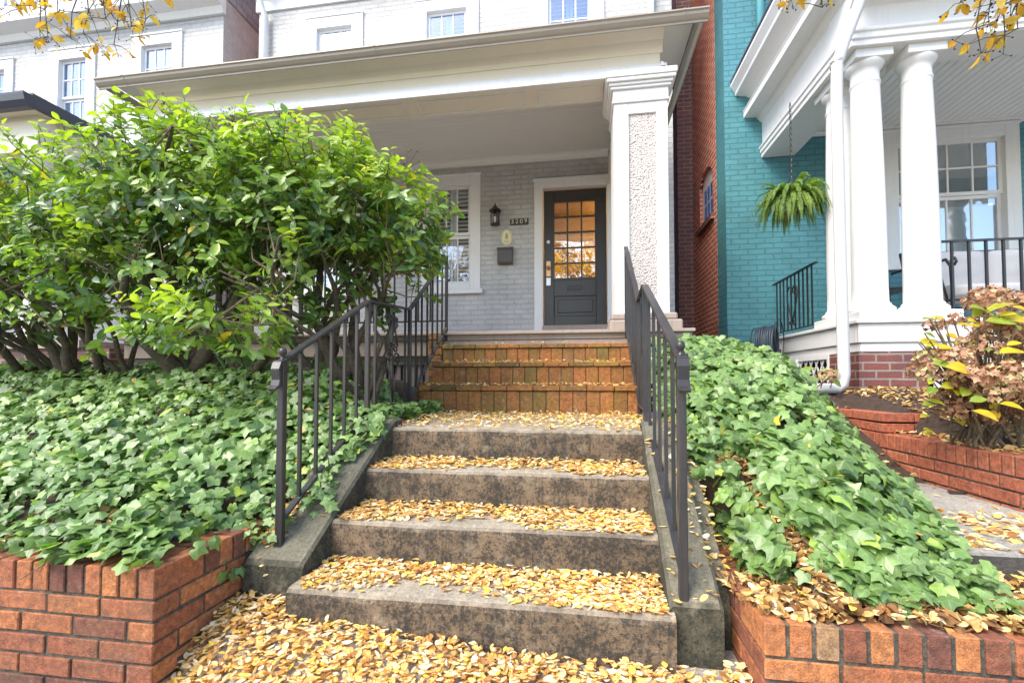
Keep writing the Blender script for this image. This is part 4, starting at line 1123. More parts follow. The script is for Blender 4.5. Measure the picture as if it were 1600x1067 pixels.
# hose on its hanger by the teal wall
hz = thing('hose_reel', 'coiled dark garden hose hung on a wire hanger in front of the teal wall', 'garden hose', (2.12, 5.7, .86))
hc = Vector((2.16, 5.72, 1.36)); ax = Vector((.80, -.6, 0)).normalized(); sd = Vector((0.6, .8, 0)).normalized(); m = MB()
pts = []
for i in range(9 * 20):
    a = 2 * PI * i / 20; r = .20 + .012 * math.sin(i * .7); pts.append(hc + ax * (-.10 + .20 * i / 180) + sd * (r * .75 * math.cos(a)) + Vector((0, 0, 1)) * (r * math.sin(a)))
m.tube(pts, .013, 8); m.build('hose', M['hose'], hz, smooth=True)
m = MB(); m.tube([hc + ax * .13 + sd * (.17 * math.cos(a)) + Vector((0, 0, .06 + .22 * math.sin(a))) for a in np.linspace(0, 2 * PI, 25)], .006, 6)
m.tube([hc - ax * .13 + sd * (.15 * math.cos(a)) + Vector((0, 0, .20 * math.sin(a))) for a in np.linspace(0, 2 * PI, 25)], .006, 6)
for q in (-.12, .12): m.tube([hc + ax * q, hc + ax * q + Vector((0, .0, -.55))], .008, 6)
m.build('hanger', M['black'], hz, smooth=True)

# hanging fern
fc = Vector((2.235, 5.2, 2.88))
fn = thing('hanging_fern', 'bushy green fern in a basket hanging on a chain beside the white columns', 'hanging plant', tuple(fc))
m = MB(); m.lathe(fc, [(.05, -.16), (.12, -.11), (.15, -.02), (.155, .0), (.14, .0)], 20); m.build('basket', M['rattan'], fn, smooth=True)
m = MB(); top = fc + Vector((0, 0, .86)); z = fc.z + .22; k = 0
while z < fc.z + 1.05:
    rr = .016; ux = Vector((1, 0, 0)) if k % 2 else Vector((0, 1, 0)); c = Vector((fc.x, fc.y, z))
    m.tube([c + ux * (rr * .6 * math.cos(a)) + Vector((0, 0, rr * 1.3 * math.sin(a))) for a in np.linspace(0, 2 * PI, 9)], .0035, 5); z += .031; k += 1
for a in (0, 2.1, 4.2): m.tube([fc + Vector((.14 * math.cos(a), .14 * math.sin(a), 0)), fc + Vector((0, 0, .24))], .003, 5)
m.build('chain', M['iron'], fn)
P = []; Nn = []; T = []; SZ = []; TI = []; stem = MB()
for k in range(165):
    a = random.uniform(0, 2 * PI); el = random.uniform(-.3, 1.35); Ln = random.uniform(.27, .44) * (1.1 if el < .6 else .85)
    h = Vector((math.cos(a), math.sin(a), 0)); p = fc + h * random.uniform(.03, .12) + Vector((0, 0, .02)); v = h * math.cos(el) + Vector((0, 0, math.sin(el))); n = 24; tt = random.random(); pts = [p.copy()]
    sd2 = Vector((-h.y, h.x, 0))
    for i in range(n):
        q = i / n; v = (v + Vector((0, 0, -1)) * (.075 + .085 * q)).normalized(); p = p + v * (Ln / n); pts.append(p.copy())
        up = sd2.cross(v)
        for s in (-1, 1):
            for hh in (0, .5):
                P.append(p - v * (Ln / n * hh)); T.append(sd2 * s + v * .35); Nn.append(up + Vector((random.gauss(0, .2), random.gauss(0, .2), 0))); SZ.append(.024 * math.sin(PI * min(1, .12 + q * .9)) + .005); TI.append(min(1, max(0, tt * .7 + random.uniform(-.1, .25))))
    stem.tube(pts[::3] + [pts[-1]], .0022, 4)
tv, tf = t_flat(.34, .03); tv = tv + np.array([0, .5, 0])
leaf_cloud('frond', tv, tf, P, Nn, T, SZ, TI, M['fern'], fn); stem.build('stem', M['fern'], fn)

# ------------------------------------------------------------------ hydrangeas
def hydrangea(label, base, heads, leaves, nm='hydrangea', rh=.085):
    t = thing(nm, label, 'bush', tuple(base)); stems = MB(); P = []; Nn = []; T = []; SZ = []; TI = []
    base = Vector(base)
    for (c, r, tint) in heads:
        c = Vector(c); mid = base.lerp(c, .5) + Vector((random.uniform(-.05, .05), random.uniform(-.05, .05), .05))
        b0 = base + Vector((random.uniform(-.12, .12), random.uniform(-.12, .12), -.03))
        stems.tube([b0, mid, c], [.007, .006, .004], 6)
        for i in range(int(130 * (r / .085) ** 2)):
            d = Vector((random.gauss(0, 1), random.gauss(0, 1), random.gauss(0, 1) + .25)).normalized()
            if d.z < -.6: continue
            P.append(c + Vector((d.x, d.y, d.z * .8)) * r * random.uniform(.75, 1.05)); Nn.append(d + Vector((random.gauss(0, .35), random.gauss(0, .35), random.gauss(0, .35)))); T.append((random.gauss(0, 1), random.gauss(0, 1), random.gauss(0, 1))); SZ.append(random.uniform(.013, .020)); TI.append(min(1, max(0, random.gauss(tint, .2))))
    tv, tf = t_petal4(); leaf_cloud('flower', tv, tf, P, Nn, T, SZ, TI, M['hydflower'], t, smooth=False)
    P = []; Nn = []; T = []; SZ = []; TI = []
    for (c, d, s, tint) in leaves:
        c = Vector(c); d = Vector(d).normalized(); s *= .70; P.append(c - d * s * .5); T.append(d); Nn.append(Vector((-d.x * .4, -.5 - d.y * .3, .8)) + Vector((random.gauss(0, .25), random.gauss(0, .25), random.gauss(0, .2)))); SZ.append(s); TI.append(tint)
        stems.tube([base.lerp(c, .45) + Vector((random.uniform(-.04, .04),) * 3), c - d * s * .5], [.005, .003], 5)
    tv, tf = t_ellipse(.72, .10, .28); leaf_cloud('foliage', tv, tf, P, Nn, T, SZ, TI, M['hydleaf'], t)
    stems.build('stem', M['twig'], t)
    return t
heads = []; leaves = []
for (px, py, y, r, ti) in ((1540, 470, 2.75, .095, .55), (1600, 478, 2.8, .08, .5), (1462, 508, 2.9, .055, .4), (1490, 500, 2.9, .05, .35), (1570, 520, 2.6, .09, .6), (1530, 545, 2.6, .10, .6), (1470, 585, 2.55, .09, .75), (1440, 580, 2.75, .07, .45), (1500, 600, 2.55, .075, .3), (1560, 610, 2.45, .10, .75), (1600, 590, 2.5, .10, .5), (1625, 540, 2.6, .1, .6), (1500, 640, 2.6, .08, .25), (1540, 650, 2.6, .07, .15), (1600, 640, 2.6, .08, .2), (1660, 600, 2.5, .1, .5), (1575, 560, 2.8, .09, .35), (1455, 560, 2.7, .075, .8), (1490, 560, 2.5, .08, .6), (1520, 590, 2.45, .09, .5), (1580, 590, 2.4, .1, .65), (1545, 510, 2.6, .09, .4), (1600, 520, 2.7, .1, .6), (1480, 620, 2.6, .065, .35), (1560, 470, 2.9, .09, .5)):
    heads.append((at(px, py, y), r, ti))
for k in range(130):
    px = random.uniform(1440, 1680); py = random.uniform(480, 655) + max(0, (1490 - px)) * .5; y = random.uniform(2.45, 2.9)
    a = random.uniform(0, 2 * PI); leaves.append((at(px, py, y), (math.cos(a), -.3, .55 * math.sin(a) - .15), random.uniform(.05, .11), min(1, max(0, random.gauss(.55, .25)))))
for (px, py, y, dx, dzz, s, ti) in ((1530, 485, 2.55, -.8, .2, .15, .35), (1565, 480, 2.5, .9, .4, .17, .5), (1590, 500, 2.5, .9, -.1, .16, .7), (1515, 505, 2.5, -.7, .3, .14, .75), (1560, 507, 2.5, .7, -.3, .15, .25), (1500, 575, 2.4, -.8, .3, .15, .85), (1480, 565, 2.45, -.7, .5, .12, .2), (1530, 655, 2.35, .5, -.9, .13, .9), (1575, 640, 2.35, .6, -.6, .11, .75), (1528, 622, 2.35, .3, .2, .09, .15), (1455, 612, 2.5, -.5, -.5, .09, .05), (1585, 545, 2.4, .8, .3, .16, .75)):
    leaves.append((at(px, py, y), (dx, -.2, dzz), s, ti))
hb = at(1540, 650, 2.75); hb.z = .62
hydrangea('hydrangea bush with yellow leaves and faded pink brown flower heads', hb, heads, leaves)
b2 = at(1290, 606, 4.15); b2.z = .86
hydrangea('small low hydrangea with one faded pink head beside the downspout', b2, [(at(1292, 587, 4.1), .075, .8)], [(at(1310, 597, 4.05), (.8, -.2, -.2), .13, .1), (at(1278, 594, 4.05), (-.8, -.2, .1), .12, .25), (at(1305, 578, 4.2), (.5, .2, .8), .1, .1), (at(1247, 582, 4.3), (-.6, -.2, .3), .16, .45), (at(1262, 575, 4.3), (.7, -.2, .4), .15, .2)])

# ------------------------------------------------------------------ big shrubs
def shrub(label, base, stems_xy, blobs, ntw, seed):
    rnd = random.Random(seed)
    base = Vector(base); t = thing('shrub', label, 'shrub', tuple(base))
    wood = MB(); tw = MB()
    P = []; Nn = []; T = []; SZ = []; TI = []
    def inblob(b):
        while True:
            d = Vector((rnd.uniform(-1, 1), rnd.uniform(-1, 1), rnd.uniform(-1, 1)))
            if .25 < d.length <= 1: break
        d = d * (d.length ** -.5 if rnd.random() < .6 else 1)   # push towards the shell
        if d.length > 1: d.normalize()
        return Vector((b[0] + d.x * b[3], b[1] + d.y * b[4], b[2] + d.z * b[5])), d
    # limbs
    limbs = []
    for (dx, dy, r) in stems_xy:
        b0 = base + Vector((dx, dy, 0)); b0.z = zL(b0.x, b0.y) - .05
        for k in range(3):
            b = blobs[rnd.randrange(len(blobs))]; e, _ = inblob(b); e.z = max(e.z, b0.z + .8)
            pts = []; n = 9
            off1 = Vector((rnd.gauss(0, .10), rnd.gauss(0, .08), 0)); 
            for i in range(n + 1):
                q = i / n
                p = b0.lerp(e, q); p.z = b0.z + (e.z - b0.z) * q ** .85
                p += off1 * math.sin(PI * q) * 1.4 + Vector((rnd.gauss(0, .018), rnd.gauss(0, .018), rnd.gauss(0, .01))) * (1 if 0 < i else 0)
                p.x += (b0.x - base.x) * .3 * math.sin(PI * q)
                pts.append(p)
            wood.tube(pts, [r * (1 - .82 * i / n) for i in range(n + 1)], 8)
            limbs.append(pts)
    allp = [p for l in limbs for p in l[3:]]
    wts = [b[3] * b[4] * b[5] * (b[6] if len(b) > 6 else 1) for b in blobs]
    for k in range(ntw):
        b = rnd.choices(blobs, wts)[0]
        e, d = inblob(b)
        near = min(rnd.sample(allp, min(14, len(allp))), key=lambda p: (p - e).length)
        g = (e - near)
        dirn = (Vector((d.x * .6, d.y * .6, .25 + .5 * max(d.z, -.3))) + Vector((rnd.gauss(0, .3), rnd.gauss(0, .3), rnd.gauss(0, .25)))).normalized()
        if k % 5 == 0:
            mid = near.lerp(e, .55) + Vector((rnd.gauss(0, .04), rnd.gauss(0, .04), -.04)); tw.tube([near, mid, e], [.006, .0045, .003], 5)
        Ln = rnd.uniform(.10, .20); pts = [e + dirn * (Ln * q) + Vector((0, 0, -.02 * q * q)) for q in (0, .5, 1)]
        tw.tube(pts, [.003, .0025, .0015], 4)
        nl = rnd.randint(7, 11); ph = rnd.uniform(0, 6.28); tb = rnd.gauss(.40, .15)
        toplight = max(-.3, d.z) * .42  # sky light painted into the leaf tint: lighter on the crown's top, darker below
        sx = dirn.orthogonal().normalized(); sy = dirn.cross(sx)
        for i in range(nl):
            q = (i + .5) / nl; a = ph + i * 2.4
            o = sx * math.cos(a) + sy * math.sin(a)
            td = (o * (1.0 - .5 * q) + dirn * (.35 + .7 * q) + Vector((0, 0, -.12))).normalized()
            nn = (dirn * (1 - .4 * q) - o * .3 + Vector((0, 0, .35)) + Vector((rnd.gauss(0, .25), rnd.gauss(0, .25), rnd.gauss(0, .25))))
            P.append(e + dirn * (Ln * q)); T.append(td); Nn.append(nn); SZ.append(rnd.uniform(.055, .105) * (1 - .25 * q)); v = tb + rnd.gauss(0, .12) + .22 * q * q + toplight
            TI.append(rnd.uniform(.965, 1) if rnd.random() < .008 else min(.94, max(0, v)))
    # a few long bare water shoots
    for k in range(14):
        b = blobs[rnd.randrange(len(blobs))]; e, d = inblob(b); f = e + Vector((rnd.uniform(-.5, .5), rnd.uniform(-.2, .1), rnd.uniform(-.25, .15))); tw.tube([e, e.lerp(f, .5) + Vector((0, 0, .04)), f], [.004, .0035, .002], 5)
    tv, tf = t_ellipse(.50, .08, .18)
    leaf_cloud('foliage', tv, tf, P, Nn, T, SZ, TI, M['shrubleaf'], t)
    wood.build('trunk', M['bark'], t, smooth=True); tw.build('twig', M['twig'], t)
    # dark berries on stalks above the crown
    be = MB()
    for k in range(2):
        b = blobs[k % len(blobs)]; c = Vector((b[0] + rnd.uniform(-.3, .3), b[1] - .1, b[2] + b[5] * .98))
        for i in range(14):
            p = c + Vector((rnd.gauss(0, .05), rnd.gauss(0, .04), rnd.uniform(0, .14))); be.lathe(p, [(0, -.005), (.005, 0), (0, .005)], 6); be.tube([c, p], .0012, 3)
    bo = be.build('berry_cluster', M['berry'], t); bo['kind'] = 'stuff'
    return t
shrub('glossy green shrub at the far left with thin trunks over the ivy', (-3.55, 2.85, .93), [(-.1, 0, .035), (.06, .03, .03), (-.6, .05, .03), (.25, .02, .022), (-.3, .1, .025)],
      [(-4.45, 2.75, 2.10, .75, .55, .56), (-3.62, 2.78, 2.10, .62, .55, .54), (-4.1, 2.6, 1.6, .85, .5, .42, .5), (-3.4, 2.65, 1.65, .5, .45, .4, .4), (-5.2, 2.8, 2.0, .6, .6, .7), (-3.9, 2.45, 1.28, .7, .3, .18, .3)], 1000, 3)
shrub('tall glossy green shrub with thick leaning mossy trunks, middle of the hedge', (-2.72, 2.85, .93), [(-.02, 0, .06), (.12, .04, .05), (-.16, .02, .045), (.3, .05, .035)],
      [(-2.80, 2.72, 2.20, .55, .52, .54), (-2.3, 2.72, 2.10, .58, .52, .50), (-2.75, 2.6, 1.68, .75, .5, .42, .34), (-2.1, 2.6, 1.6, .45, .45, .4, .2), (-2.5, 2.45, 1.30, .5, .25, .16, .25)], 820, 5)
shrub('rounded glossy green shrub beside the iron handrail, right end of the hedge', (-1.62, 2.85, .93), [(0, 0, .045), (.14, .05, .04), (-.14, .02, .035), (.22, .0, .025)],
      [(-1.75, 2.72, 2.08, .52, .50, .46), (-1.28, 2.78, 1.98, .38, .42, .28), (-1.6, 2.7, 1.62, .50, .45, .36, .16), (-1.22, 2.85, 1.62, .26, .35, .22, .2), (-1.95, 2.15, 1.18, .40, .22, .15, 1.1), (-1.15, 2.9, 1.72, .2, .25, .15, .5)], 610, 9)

# ------------------------------------------------------------------ ivy
def ivy(name, label, zf, samp, n, seed, thick, size):
    g = np.random.default_rng(seed); P = []; Nn = []; T = []; SZ = []; TI = []
    e = .03
    while len(P) < n:
        q = samp(g)
        if q is None: continue
        x, y, dn = q
        hole = math.sin(x * 6.1 + 2 * math.sin(y * 4.3)) * math.sin(y * 7.9 + 2 * math.sin(x * 3.7 + 1))
        if hole > (.93 if x < 0 else .74) and g.random() < .7: continue
        grp = .5 + .5 * math.sin(x * 2.3 + y * 3.1 + seed) * math.sin(x * 4.7 - y * 2.9)
        z = zf(x, y); gx = (zf(x + e, y) - zf(x - e, y)) / (2 * e); gy = (zf(x, y + e) - zf(x, y - e)) / (2 * e)
        nn = np.array([-gx, -gy, 1.0]); nn /= np.linalg.norm(nn); h = g.uniform(.01, thick) * dn
        P.append(np.array([x, y, z]) + nn * h)
        nv = nn * .75 + np.array([0, -.32, .30]) + g.normal(0, .40, 3); Nn.append(nv)
        td = np.array([-gx, -gy, 0]) * .8 + np.array([0, -.45, -.15]) + g.normal(0, .6, 3); T.append(td)
        SZ.append((size[0] + (size[1] - size[0]) * (.55 * grp + .45 * g.uniform(0, 1)) ** 1.1) * (.7 + .3 * dn)); v = g.normal(.40 + .12 * (grp - .5), .19)
        if g.random() < .05: v = g.uniform(.8, .95)
        if g.random() < .004: v = 1
        TI.append(min(1, max(0, v)))
    tv, tf = t_ivy()
    o = leaf_cloud(name, tv, tf, P, Nn, T, SZ, TI, M['ivy'], None, g.uniform(-.6, 3.2, len(P)), g.uniform(.72, 1.15, len(P)), smooth=False)
    return tag(o, label, 'ivy', None, 'stuff'), P
def sampL(g):
    y = g.uniform(1.27, 3.35); xm = -1.08 - .05 * math.sin(y * 13) if y > 1.85 else -1.24 - .02 * math.sin(y * 20)
    x = xm - abs(g.uniform(0, 1)) ** 1.25 * 4.2
    if y < 1.31 and g.random() > .55 + .45 * math.sin(x * 7): return None
    if x > -1.365 and y < 1.72: return None
    if x > -1.42 and y < 1.5 and g.random() > .5: return None
    dn = min(1, .5 + (y - 1.27) * 2.2) * (1 if x < -1.5 else .75)
    return x, y - .02, dn
def zIL(x, y): return max(zL(x, max(y, 1.36)), .345 if (x < -1.345 and y < 1.5) else -9)
ivy('ivy_ground_cover', 'dense dark green ivy covering the bank left of the steps', zIL, sampL, 10500, 21, .12, (.021, .053))
def sampR(g):
    y = 1.50 + 2.4 * g.uniform(0, 1) ** 1.15; x = g.uniform(.42, 1.72)
    lim = .60 if y < 1.95 else .60 - .14 * sm(1.95, 2.3, y)
    lim += .03 * math.sin(y * 13)
    if y < 1.64: lim = .66 + (1.64 - y) * 1.2
    if x < lim or x > 1.26 + .05 * math.sin(y * 4) + .38 * sm(1.8, 3.0, y): return None
    if y < 1.62 and g.random() > .5: return None
    return x, y, min(1, .45 + (y - 1.5) * 1.4)
ivy('ivy_ground_cover', 'mound of glossy ivy right of the steps, spilling onto the neighbouring walk', zR, sampR, 7000, 22, .16, (.021, .055))

# ------------------------------------------------------------------ fallen leaves
def scatter(regions, mat, name, label, seed, tmpl, szr, pal=None):
    g = np.random.default_rng(seed); P = []; Nn = []; T = []; SZ = []; TI = []; ZS = []; WD = []
    for (n, fn) in regions:
        k = 0; tries = 0
        while k < n and tries < n * 30:
            tries += 1
            q = fn(g)
            if q is None: continue
            x, y, z, lift, tilt = q
            P.append((x, y, z + g.uniform(.003, .006 + lift))); Nn.append(np.array([0, 0, 1.0]) + g.normal(0, tilt, 3)); T.append(g.normal(0, 1, 3)); SZ.append(szr[0] + (szr[1] - szr[0]) * g.beta(2, 2.2)); TI.append(g.uniform(0, 1)); ZS.append(g.choice([-1, 1]) * (g.uniform(.2, 2.0) if g.random() < .82 else g.uniform(2.5, 5))); WD.append(g.uniform(.5, 1.35)); k += 1
    tv, tf = tmpl
    o = leaf_cloud(name, tv, tf, P, Nn, T, SZ, TI, mat, None, np.array(ZS), np.array(WD), smooth=False)
    return tag(o, label, 'leaves', None, 'stuff')
def r_walk(g):
    x = g.uniform(-1.33, .505); y = g.uniform(.90, 1.66)
    if y > 1.535 and -1.07 < x < .45: return None
    if y > 1.58 and x > .2: return None
    if x < -.35 and y < 1.12 + .10 * math.sin(x * 9) and g.random() < .82 and x > -.95: return None
    return x, y, zW(x, y), .022 + .02 * sm(1.3, 1.54, y), .22
def r_tread(k):
    y0 = SY[k]; y1 = SY[k + 1]; z = RZ * (k + 1)
    def f(g):
        x = g.uniform(-1.05, .285); q = g.uniform(0, 1) ** .88; y = y0 + .015 + q * (y1 - y0 - .02)
        # bare patch at the front edge left of centre
        bare = math.exp(-((x + .55 - .1 * k) / .42) ** 2) * (1 - q) * 1.25 + (1 - q) * .05 + .12 * math.sin(x * 17 + k * 2)
        if x > -.05: bare -= .35
        if g.random() < bare: return None
        return x, y, z, .006 + .022 * q * q, .16
    return f
def r_land(g):
    x = g.uniform(-1.22, .42); q = g.uniform(0, 1); y = 2.35 + q * 1.0
    if q < .3 and -1.0 < x < .1 and g.random() < .55: return None
    return x, y, .68, .010 + .02 * q, .25
def r_brick(k):
    y0, y1, z = ((3.375, 3.68, .895), (3.675, 3.98, 1.085), (3.975, 4.0, 1.258))[k]
    return lambda g: (g.uniform(BX0 + .02, BX1 - .02), y0 + .01 + (y1 - y0 - .02) * g.uniform(0, 1), z, .018, .25)
def r_cheek(x0, x1, ya, yb, prob):
    def f(g):
        y = g.uniform(ya, yb); x = g.uniform(x0, x1)
        if g.random() > prob: return None
        return x, y, cheek(y), .006, .2
    return f
def r_gapR(g):
    x = g.uniform(.39, .52); y = g.uniform(1.56, 2.4)
    if x < .445 and g.random() < .75: return None
    if x > .45 and y < 1.72: return None
    return x, y, cheek(y) if x < .455 else lerp(.20, .68, (y - 1.72) / .7), .03, .4
def r_gapL(g):
    x = g.uniform(-1.335, -1.23); y = g.uniform(1.69, 1.95)
    return x, y, cheek(y), .02, .4
scatter([(12000, r_walk), (2500, r_tread(0)), (2200, r_tread(1)), (1800, r_tread(2)), (2100, r_land), (260, r_brick(0)), (240, r_brick(1)), (30, r_brick(2)),
         (16, r_cheek(-1.30, -1.09, 1.55, 2.3, 1)), (14, r_cheek(.30, .40, 1.55, 2.3, 1)), (230, r_gapR), (110, r_gapL)],
        M['fallen'], 'fallen_leaves', 'pale yellow fallen leaves on the walk and steps', 31, t_flat(.5, .045), (.015, .044))
# leaves standing against the risers and stuck on them
def r_soilR(g):
    x = g.uniform(.50, 1.6); y = g.uniform(1.44, 1.75) if g.random() < .6 else g.uniform(1.44, 2.5)
    if y > 1.75 and x > .82: return None
    z = .245 if y < 1.56 else zR(x, y)
    return x, y, z, .03, .45
def r_gap2(g):
    x = .53 + .24 * g.uniform(0, 1) ** .7; y = g.uniform(1.43, 2.6)
    if x < .60 and g.random() < .5: return None
    return x, y, max(zR(x, y), .246), .03, .45
def r_soilL(g):
    x = g.uniform(-3.0, -1.38); y = 1.36 + abs(g.normal(0, .06)); return x, y, zL(x, y), .03, .5
def r_mulch(g):
    x = g.uniform(2.0, 5); y = g.uniform(1.7, 4.4); return x, y, zM(max(x, 2.1), y) if x > 2.17 else .585, .02, .35
def r_nwalk(g):
    x = g.uniform(1.3, 1.96); y = 1.82 + abs(g.normal(0, .45))
    if x < 1.55 and g.random() < .4: return None
    if y > 2.3 and g.random() < .85: return None
    return x, y, .34, .015, .25
def r_yard(g):
    x = g.uniform(1.3, 2.4); y = g.uniform(3.0, 6.2); return x, y, zY(x, y), .02, .3
scatter([(1500, r_soilR), (900, r_gap2), (500, r_soilL), (6500, r_mulch), (700, r_yard)], M['litter'], 'leaf_litter', 'brown dead leaves and litter lying on the garden beds', 33, t_flat(.5, .10), (.022, .055))
scatter([(420, r_soilR), (420, r_gap2), (70, r_soilL), (1300, r_mulch), (420, r_nwalk), (50, lambda g: (lambda x, y: (x, y, zIL(x, y) + .10, .04, .4))(g.uniform(-3.5, -1.3), g.uniform(1.45, 3.0))), (25, lambda g: (lambda x, y: (x, y, zR(x, y) + .13, .04, .4))(g.uniform(.65, 1.2), g.uniform(1.7, 3.0)))],
        M['fallen'], 'scattered_leaves', 'yellow leaves scattered over the beds and the neighbouring walk', 35, t_flat(.5, .06), (.026, .048))
# bare vine stems showing at the edges of the ivy
m = MB(); rv = random.Random(4)
for k in range(120):
    if k % 3 == 0: x = rv.uniform(-3.2, -1.45); y = rv.uniform(1.31, 1.45); z0 = zIL(x, y) + .02
    else: x = rv.uniform(.50, 1.25); y = rv.uniform(1.5, 1.75) if x > .62 else rv.uniform(1.5, 2.4); z0 = zR(x, y) + .02
    p = Vector((x, y, z0)); v = Vector((rv.gauss(0, 1), rv.gauss(-.2, .6), rv.uniform(-.1, .5))).normalized(); pts = [p]
    for i in range(5): v = (v + Vector((rv.gauss(0, .35), rv.gauss(0, .35), -.22))).normalized(); p = p + v * rv.uniform(.02, .045); pts.append(p)
    m.tube(pts, [.0028, .0028, .0025, .002, .0018, .0012], 5)
o = m.build('vine_stems', M['twig']); tag(o, 'thin bare brown vine stems straggling from the edges of the ivy', 'vines', None, 'stuff')

# ------------------------------------------------------------------ street trees: trunks out of view, twigs reaching into the top corners
def street_tree(label, trunk, tip_pts, seed, nleaf, amber=False, lsz=(.045, .065)):
    rnd = random.Random(seed); t = thing('street_tree', label, 'tree', trunk); b = Vector(trunk)
    w = MB(); fork = b + Vector((0, .1, 3.6))
    w.tube([b, b + Vector((.03, .02, 1.5)), fork], [.15, .12, .09], 12); w.build('trunk', M['bark'], t, smooth=True)
    br = MB(); P = []; Nn = []; T = []; SZ = []; TI = []; be = MB()
    for (hub, tips) in tip_pts:
        hub = Vector(hub); mid = fork.lerp(hub, .5) + Vector((0, 0, .5)); br.tube([fork, mid, hub], [.04, .022, .012], 8)
        for tp in tips:
            tp = Vector(tp); pts = []
            for i in range(7):
                q = i / 6; p = hub.lerp(tp, q) + Vector((0, 0, .10 * math.sin(PI * q))) + Vector((rnd.gauss(0, .012), rnd.gauss(0, .012), rnd.gauss(0, .012))) * (0 < i < 6); pts.append(p)
            br.tube(pts, [.008 * (1 - .75 * i / 6) for i in range(7)], 6)
            for i in range(2, 7):
                for s in range(3):
                    d = Vector((rnd.gauss(0, 1), rnd.gauss(0, 1), rnd.gauss(-.5, .7))).normalized(); e = pts[i] + d * rnd.uniform(.05, .14); br.tube([pts[i], pts[i].lerp(e, .5) + Vector((0, 0, .01)), e], [.0025, .002, .0012], 4)
                    for c in range(nleaf):
                        if rnd.random() < .55:
                            P.append(e + Vector((rnd.gauss(0, .012),) * 3)); T.append(d * .4 + Vector((rnd.gauss(0, .5), rnd.gauss(0, .5), -.8))); Nn.append((rnd.gauss(0, 1), rnd.gauss(-.7, .7), rnd.gauss(.3, .8))); SZ.append(rnd.uniform(*lsz)); TI.append(rnd.random())
                    for c in range(5):
                        if rnd.random() < .6:
                            p = e + Vector((rnd.gauss(0, .02), rnd.gauss(0, .02), rnd.gauss(-.01, .02))); be.lathe(p, [(0, -.005), (.0048, 0), (0, .005)], 6); be.tube([e, p], .001, 3)
    br.build('branch', M['bark'], t, smooth=True)
    tv, tf = t_ellipse(.5, .08, .15); leaf_cloud('foliage', tv, tf, P, Nn, T, SZ, TI, M['treeleaf'], t)
    bo = be.build('berry_cluster', M['berry'], t); bo['kind'] = 'stuff'
A_ = lambda px, py, y=2.45: tuple(at(px, py, y))
street_tree('tree reaching yellow leaved berry twigs into the upper left', (-3.9, -.9, 0), [(A_(60, -120), [A_(30, 15), A_(62, 48), A_(75, 58), A_(10, -10)]), (A_(150, -110), [A_(130, 52), A_(110, 60), A_(165, 30), A_(90, 20)]), (A_(190, -90), [A_(178, 70), A_(205, 40), A_(228, 30)])], 8, 3, lsz=(.05, .075))
street_tree('tree reaching pale yellow leaves into the upper right', (2.9, -.6, 0), [(A_(1560, -120, 2.3), [A_(1500, 5, 2.3), A_(1525, 45, 2.3), A_(1545, 20, 2.3)]), (A_(1600, -100, 2.3), [A_(1590, 45, 2.3), A_(1570, 55, 2.3), A_(1605, 20, 2.3)]), (A_(1270, -130, 2.4), [A_(1222, -8, 2.4), A_(1285, 12, 2.4)])], 12, 2, lsz=(.05, .07))
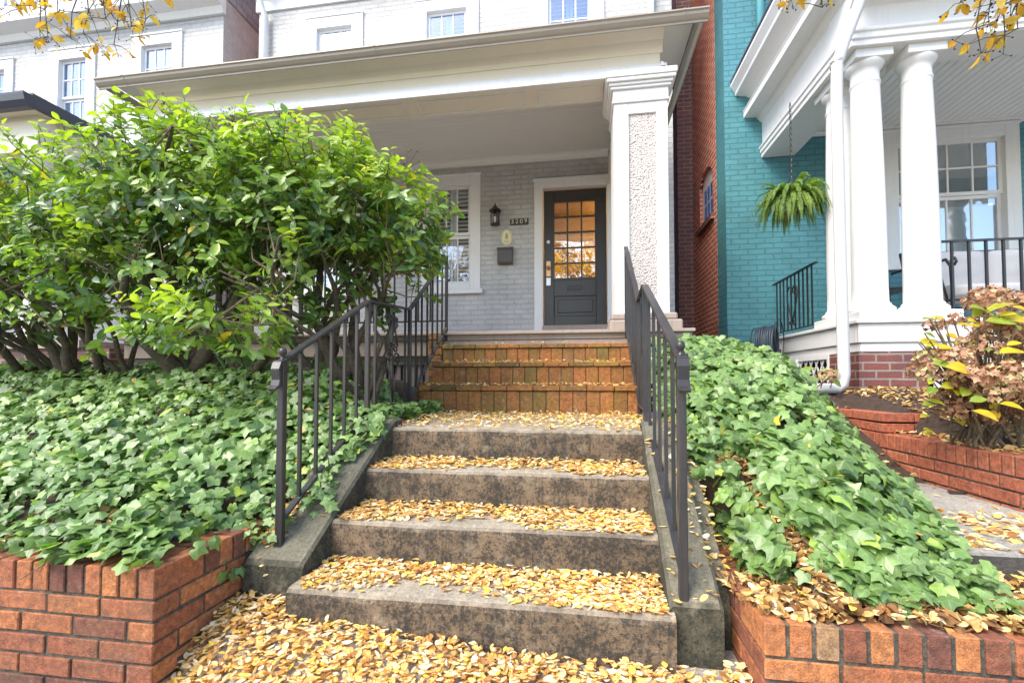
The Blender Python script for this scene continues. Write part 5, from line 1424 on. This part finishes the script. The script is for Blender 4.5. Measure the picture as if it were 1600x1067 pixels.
# the autumn tree across the street, seen only as reflections in the glass
def far_tree(label, base, R_, H, n, mat, seed):
    rnd = random.Random(seed); t = thing('street_tree', label, 'tree', base); b = Vector(base); w = MB(); P = []; Nn = []; T = []; SZ = []; TI = []
    w.tube([b, b + Vector((.1, 0, H * .3)), b + Vector((0, .1, H * .6))], [.25, .2, .12], 10)
    for k in range(26):
        d = Vector((rnd.gauss(0, 1), rnd.gauss(0, 1), rnd.gauss(.3, .7))).normalized(); s = b + Vector((0, 0, H * rnd.uniform(.3, .6))); e = b + Vector((0, 0, H * .65)) + Vector((d.x * R_, d.y * R_, d.z * H * .36)); w.tube([s, s.lerp(e, .5) + Vector((0, 0, .3)), e], [.07, .04, .012], 6)
        for i in range(n // 26):
            q = rnd.uniform(.35, 1.05); P.append(s.lerp(e, q) + Vector((rnd.gauss(0, .4), rnd.gauss(0, .4), rnd.gauss(0, .35)))); Nn.append((rnd.gauss(0, 1), rnd.gauss(0, 1), rnd.gauss(0, 1))); T.append((rnd.gauss(0, 1), rnd.gauss(0, 1), rnd.gauss(0, 1))); SZ.append(rnd.uniform(.12, .2)); TI.append(rnd.random())
    w.build('trunk', M['bark'], t, smooth=True); tv, tf = t_flat(.6, .05); leaf_cloud('crown', tv, tf, P, Nn, T, SZ, TI, mat, t)
far_tree('golden autumn tree standing across the street', (.4, -15, 0), 5.2, 14, 9500, M['treeleaf'], 2)
far_tree('half bare golden tree across the street, towards the teal house', (-9, -17, 0), 4.0, 12.0, 2600, M['treeleaf'], 6)

# ------------------------------------------------------------------ light
W = bpy.data.worlds.new('World'); S.world = W; W.use_nodes = True
t = W.node_tree; bg = t.nodes['Background']; sky = t.nodes.new('ShaderNodeTexSky'); sky.sky_type = 'NISHITA'; sky.sun_disc = False
SUN_EL, SUN_AZ = R(50), R(222)          # azimuth clockwise from +Y: behind the camera, to the left
sky.sun_elevation = SUN_EL; sky.sun_rotation = SUN_AZ; sky.dust_density = 1.2; sky.air_density = 1.0; sky.ozone_density = 1.0
t.links.new(sky.outputs[0], bg.inputs[0]); bg.inputs[1].default_value = .15
sl = bpy.data.lights.new('sun', 'SUN'); slo = bpy.data.objects.new('sun', sl); COL.objects.link(slo)
sl.energy = 1.9; sl.angle = R(35); sl.color = (1, .92, .80)
d = Vector((math.sin(SUN_AZ) * math.cos(SUN_EL), math.cos(SUN_AZ) * math.cos(SUN_EL), math.sin(SUN_EL)))
slo.rotation_euler = d.to_track_quat('Z', 'Y').to_euler()
S.view_settings.view_transform = 'Standard'; S.view_settings.look = 'None'; S.view_settings.gamma = 1; S.view_settings.exposure = 1.70
S.view_settings.use_curve_mapping = False
S.cycles.max_bounces = 10; S.cycles.diffuse_bounces = 5; S.cycles.transparent_max_bounces = 16
S.render.film_transparent = False
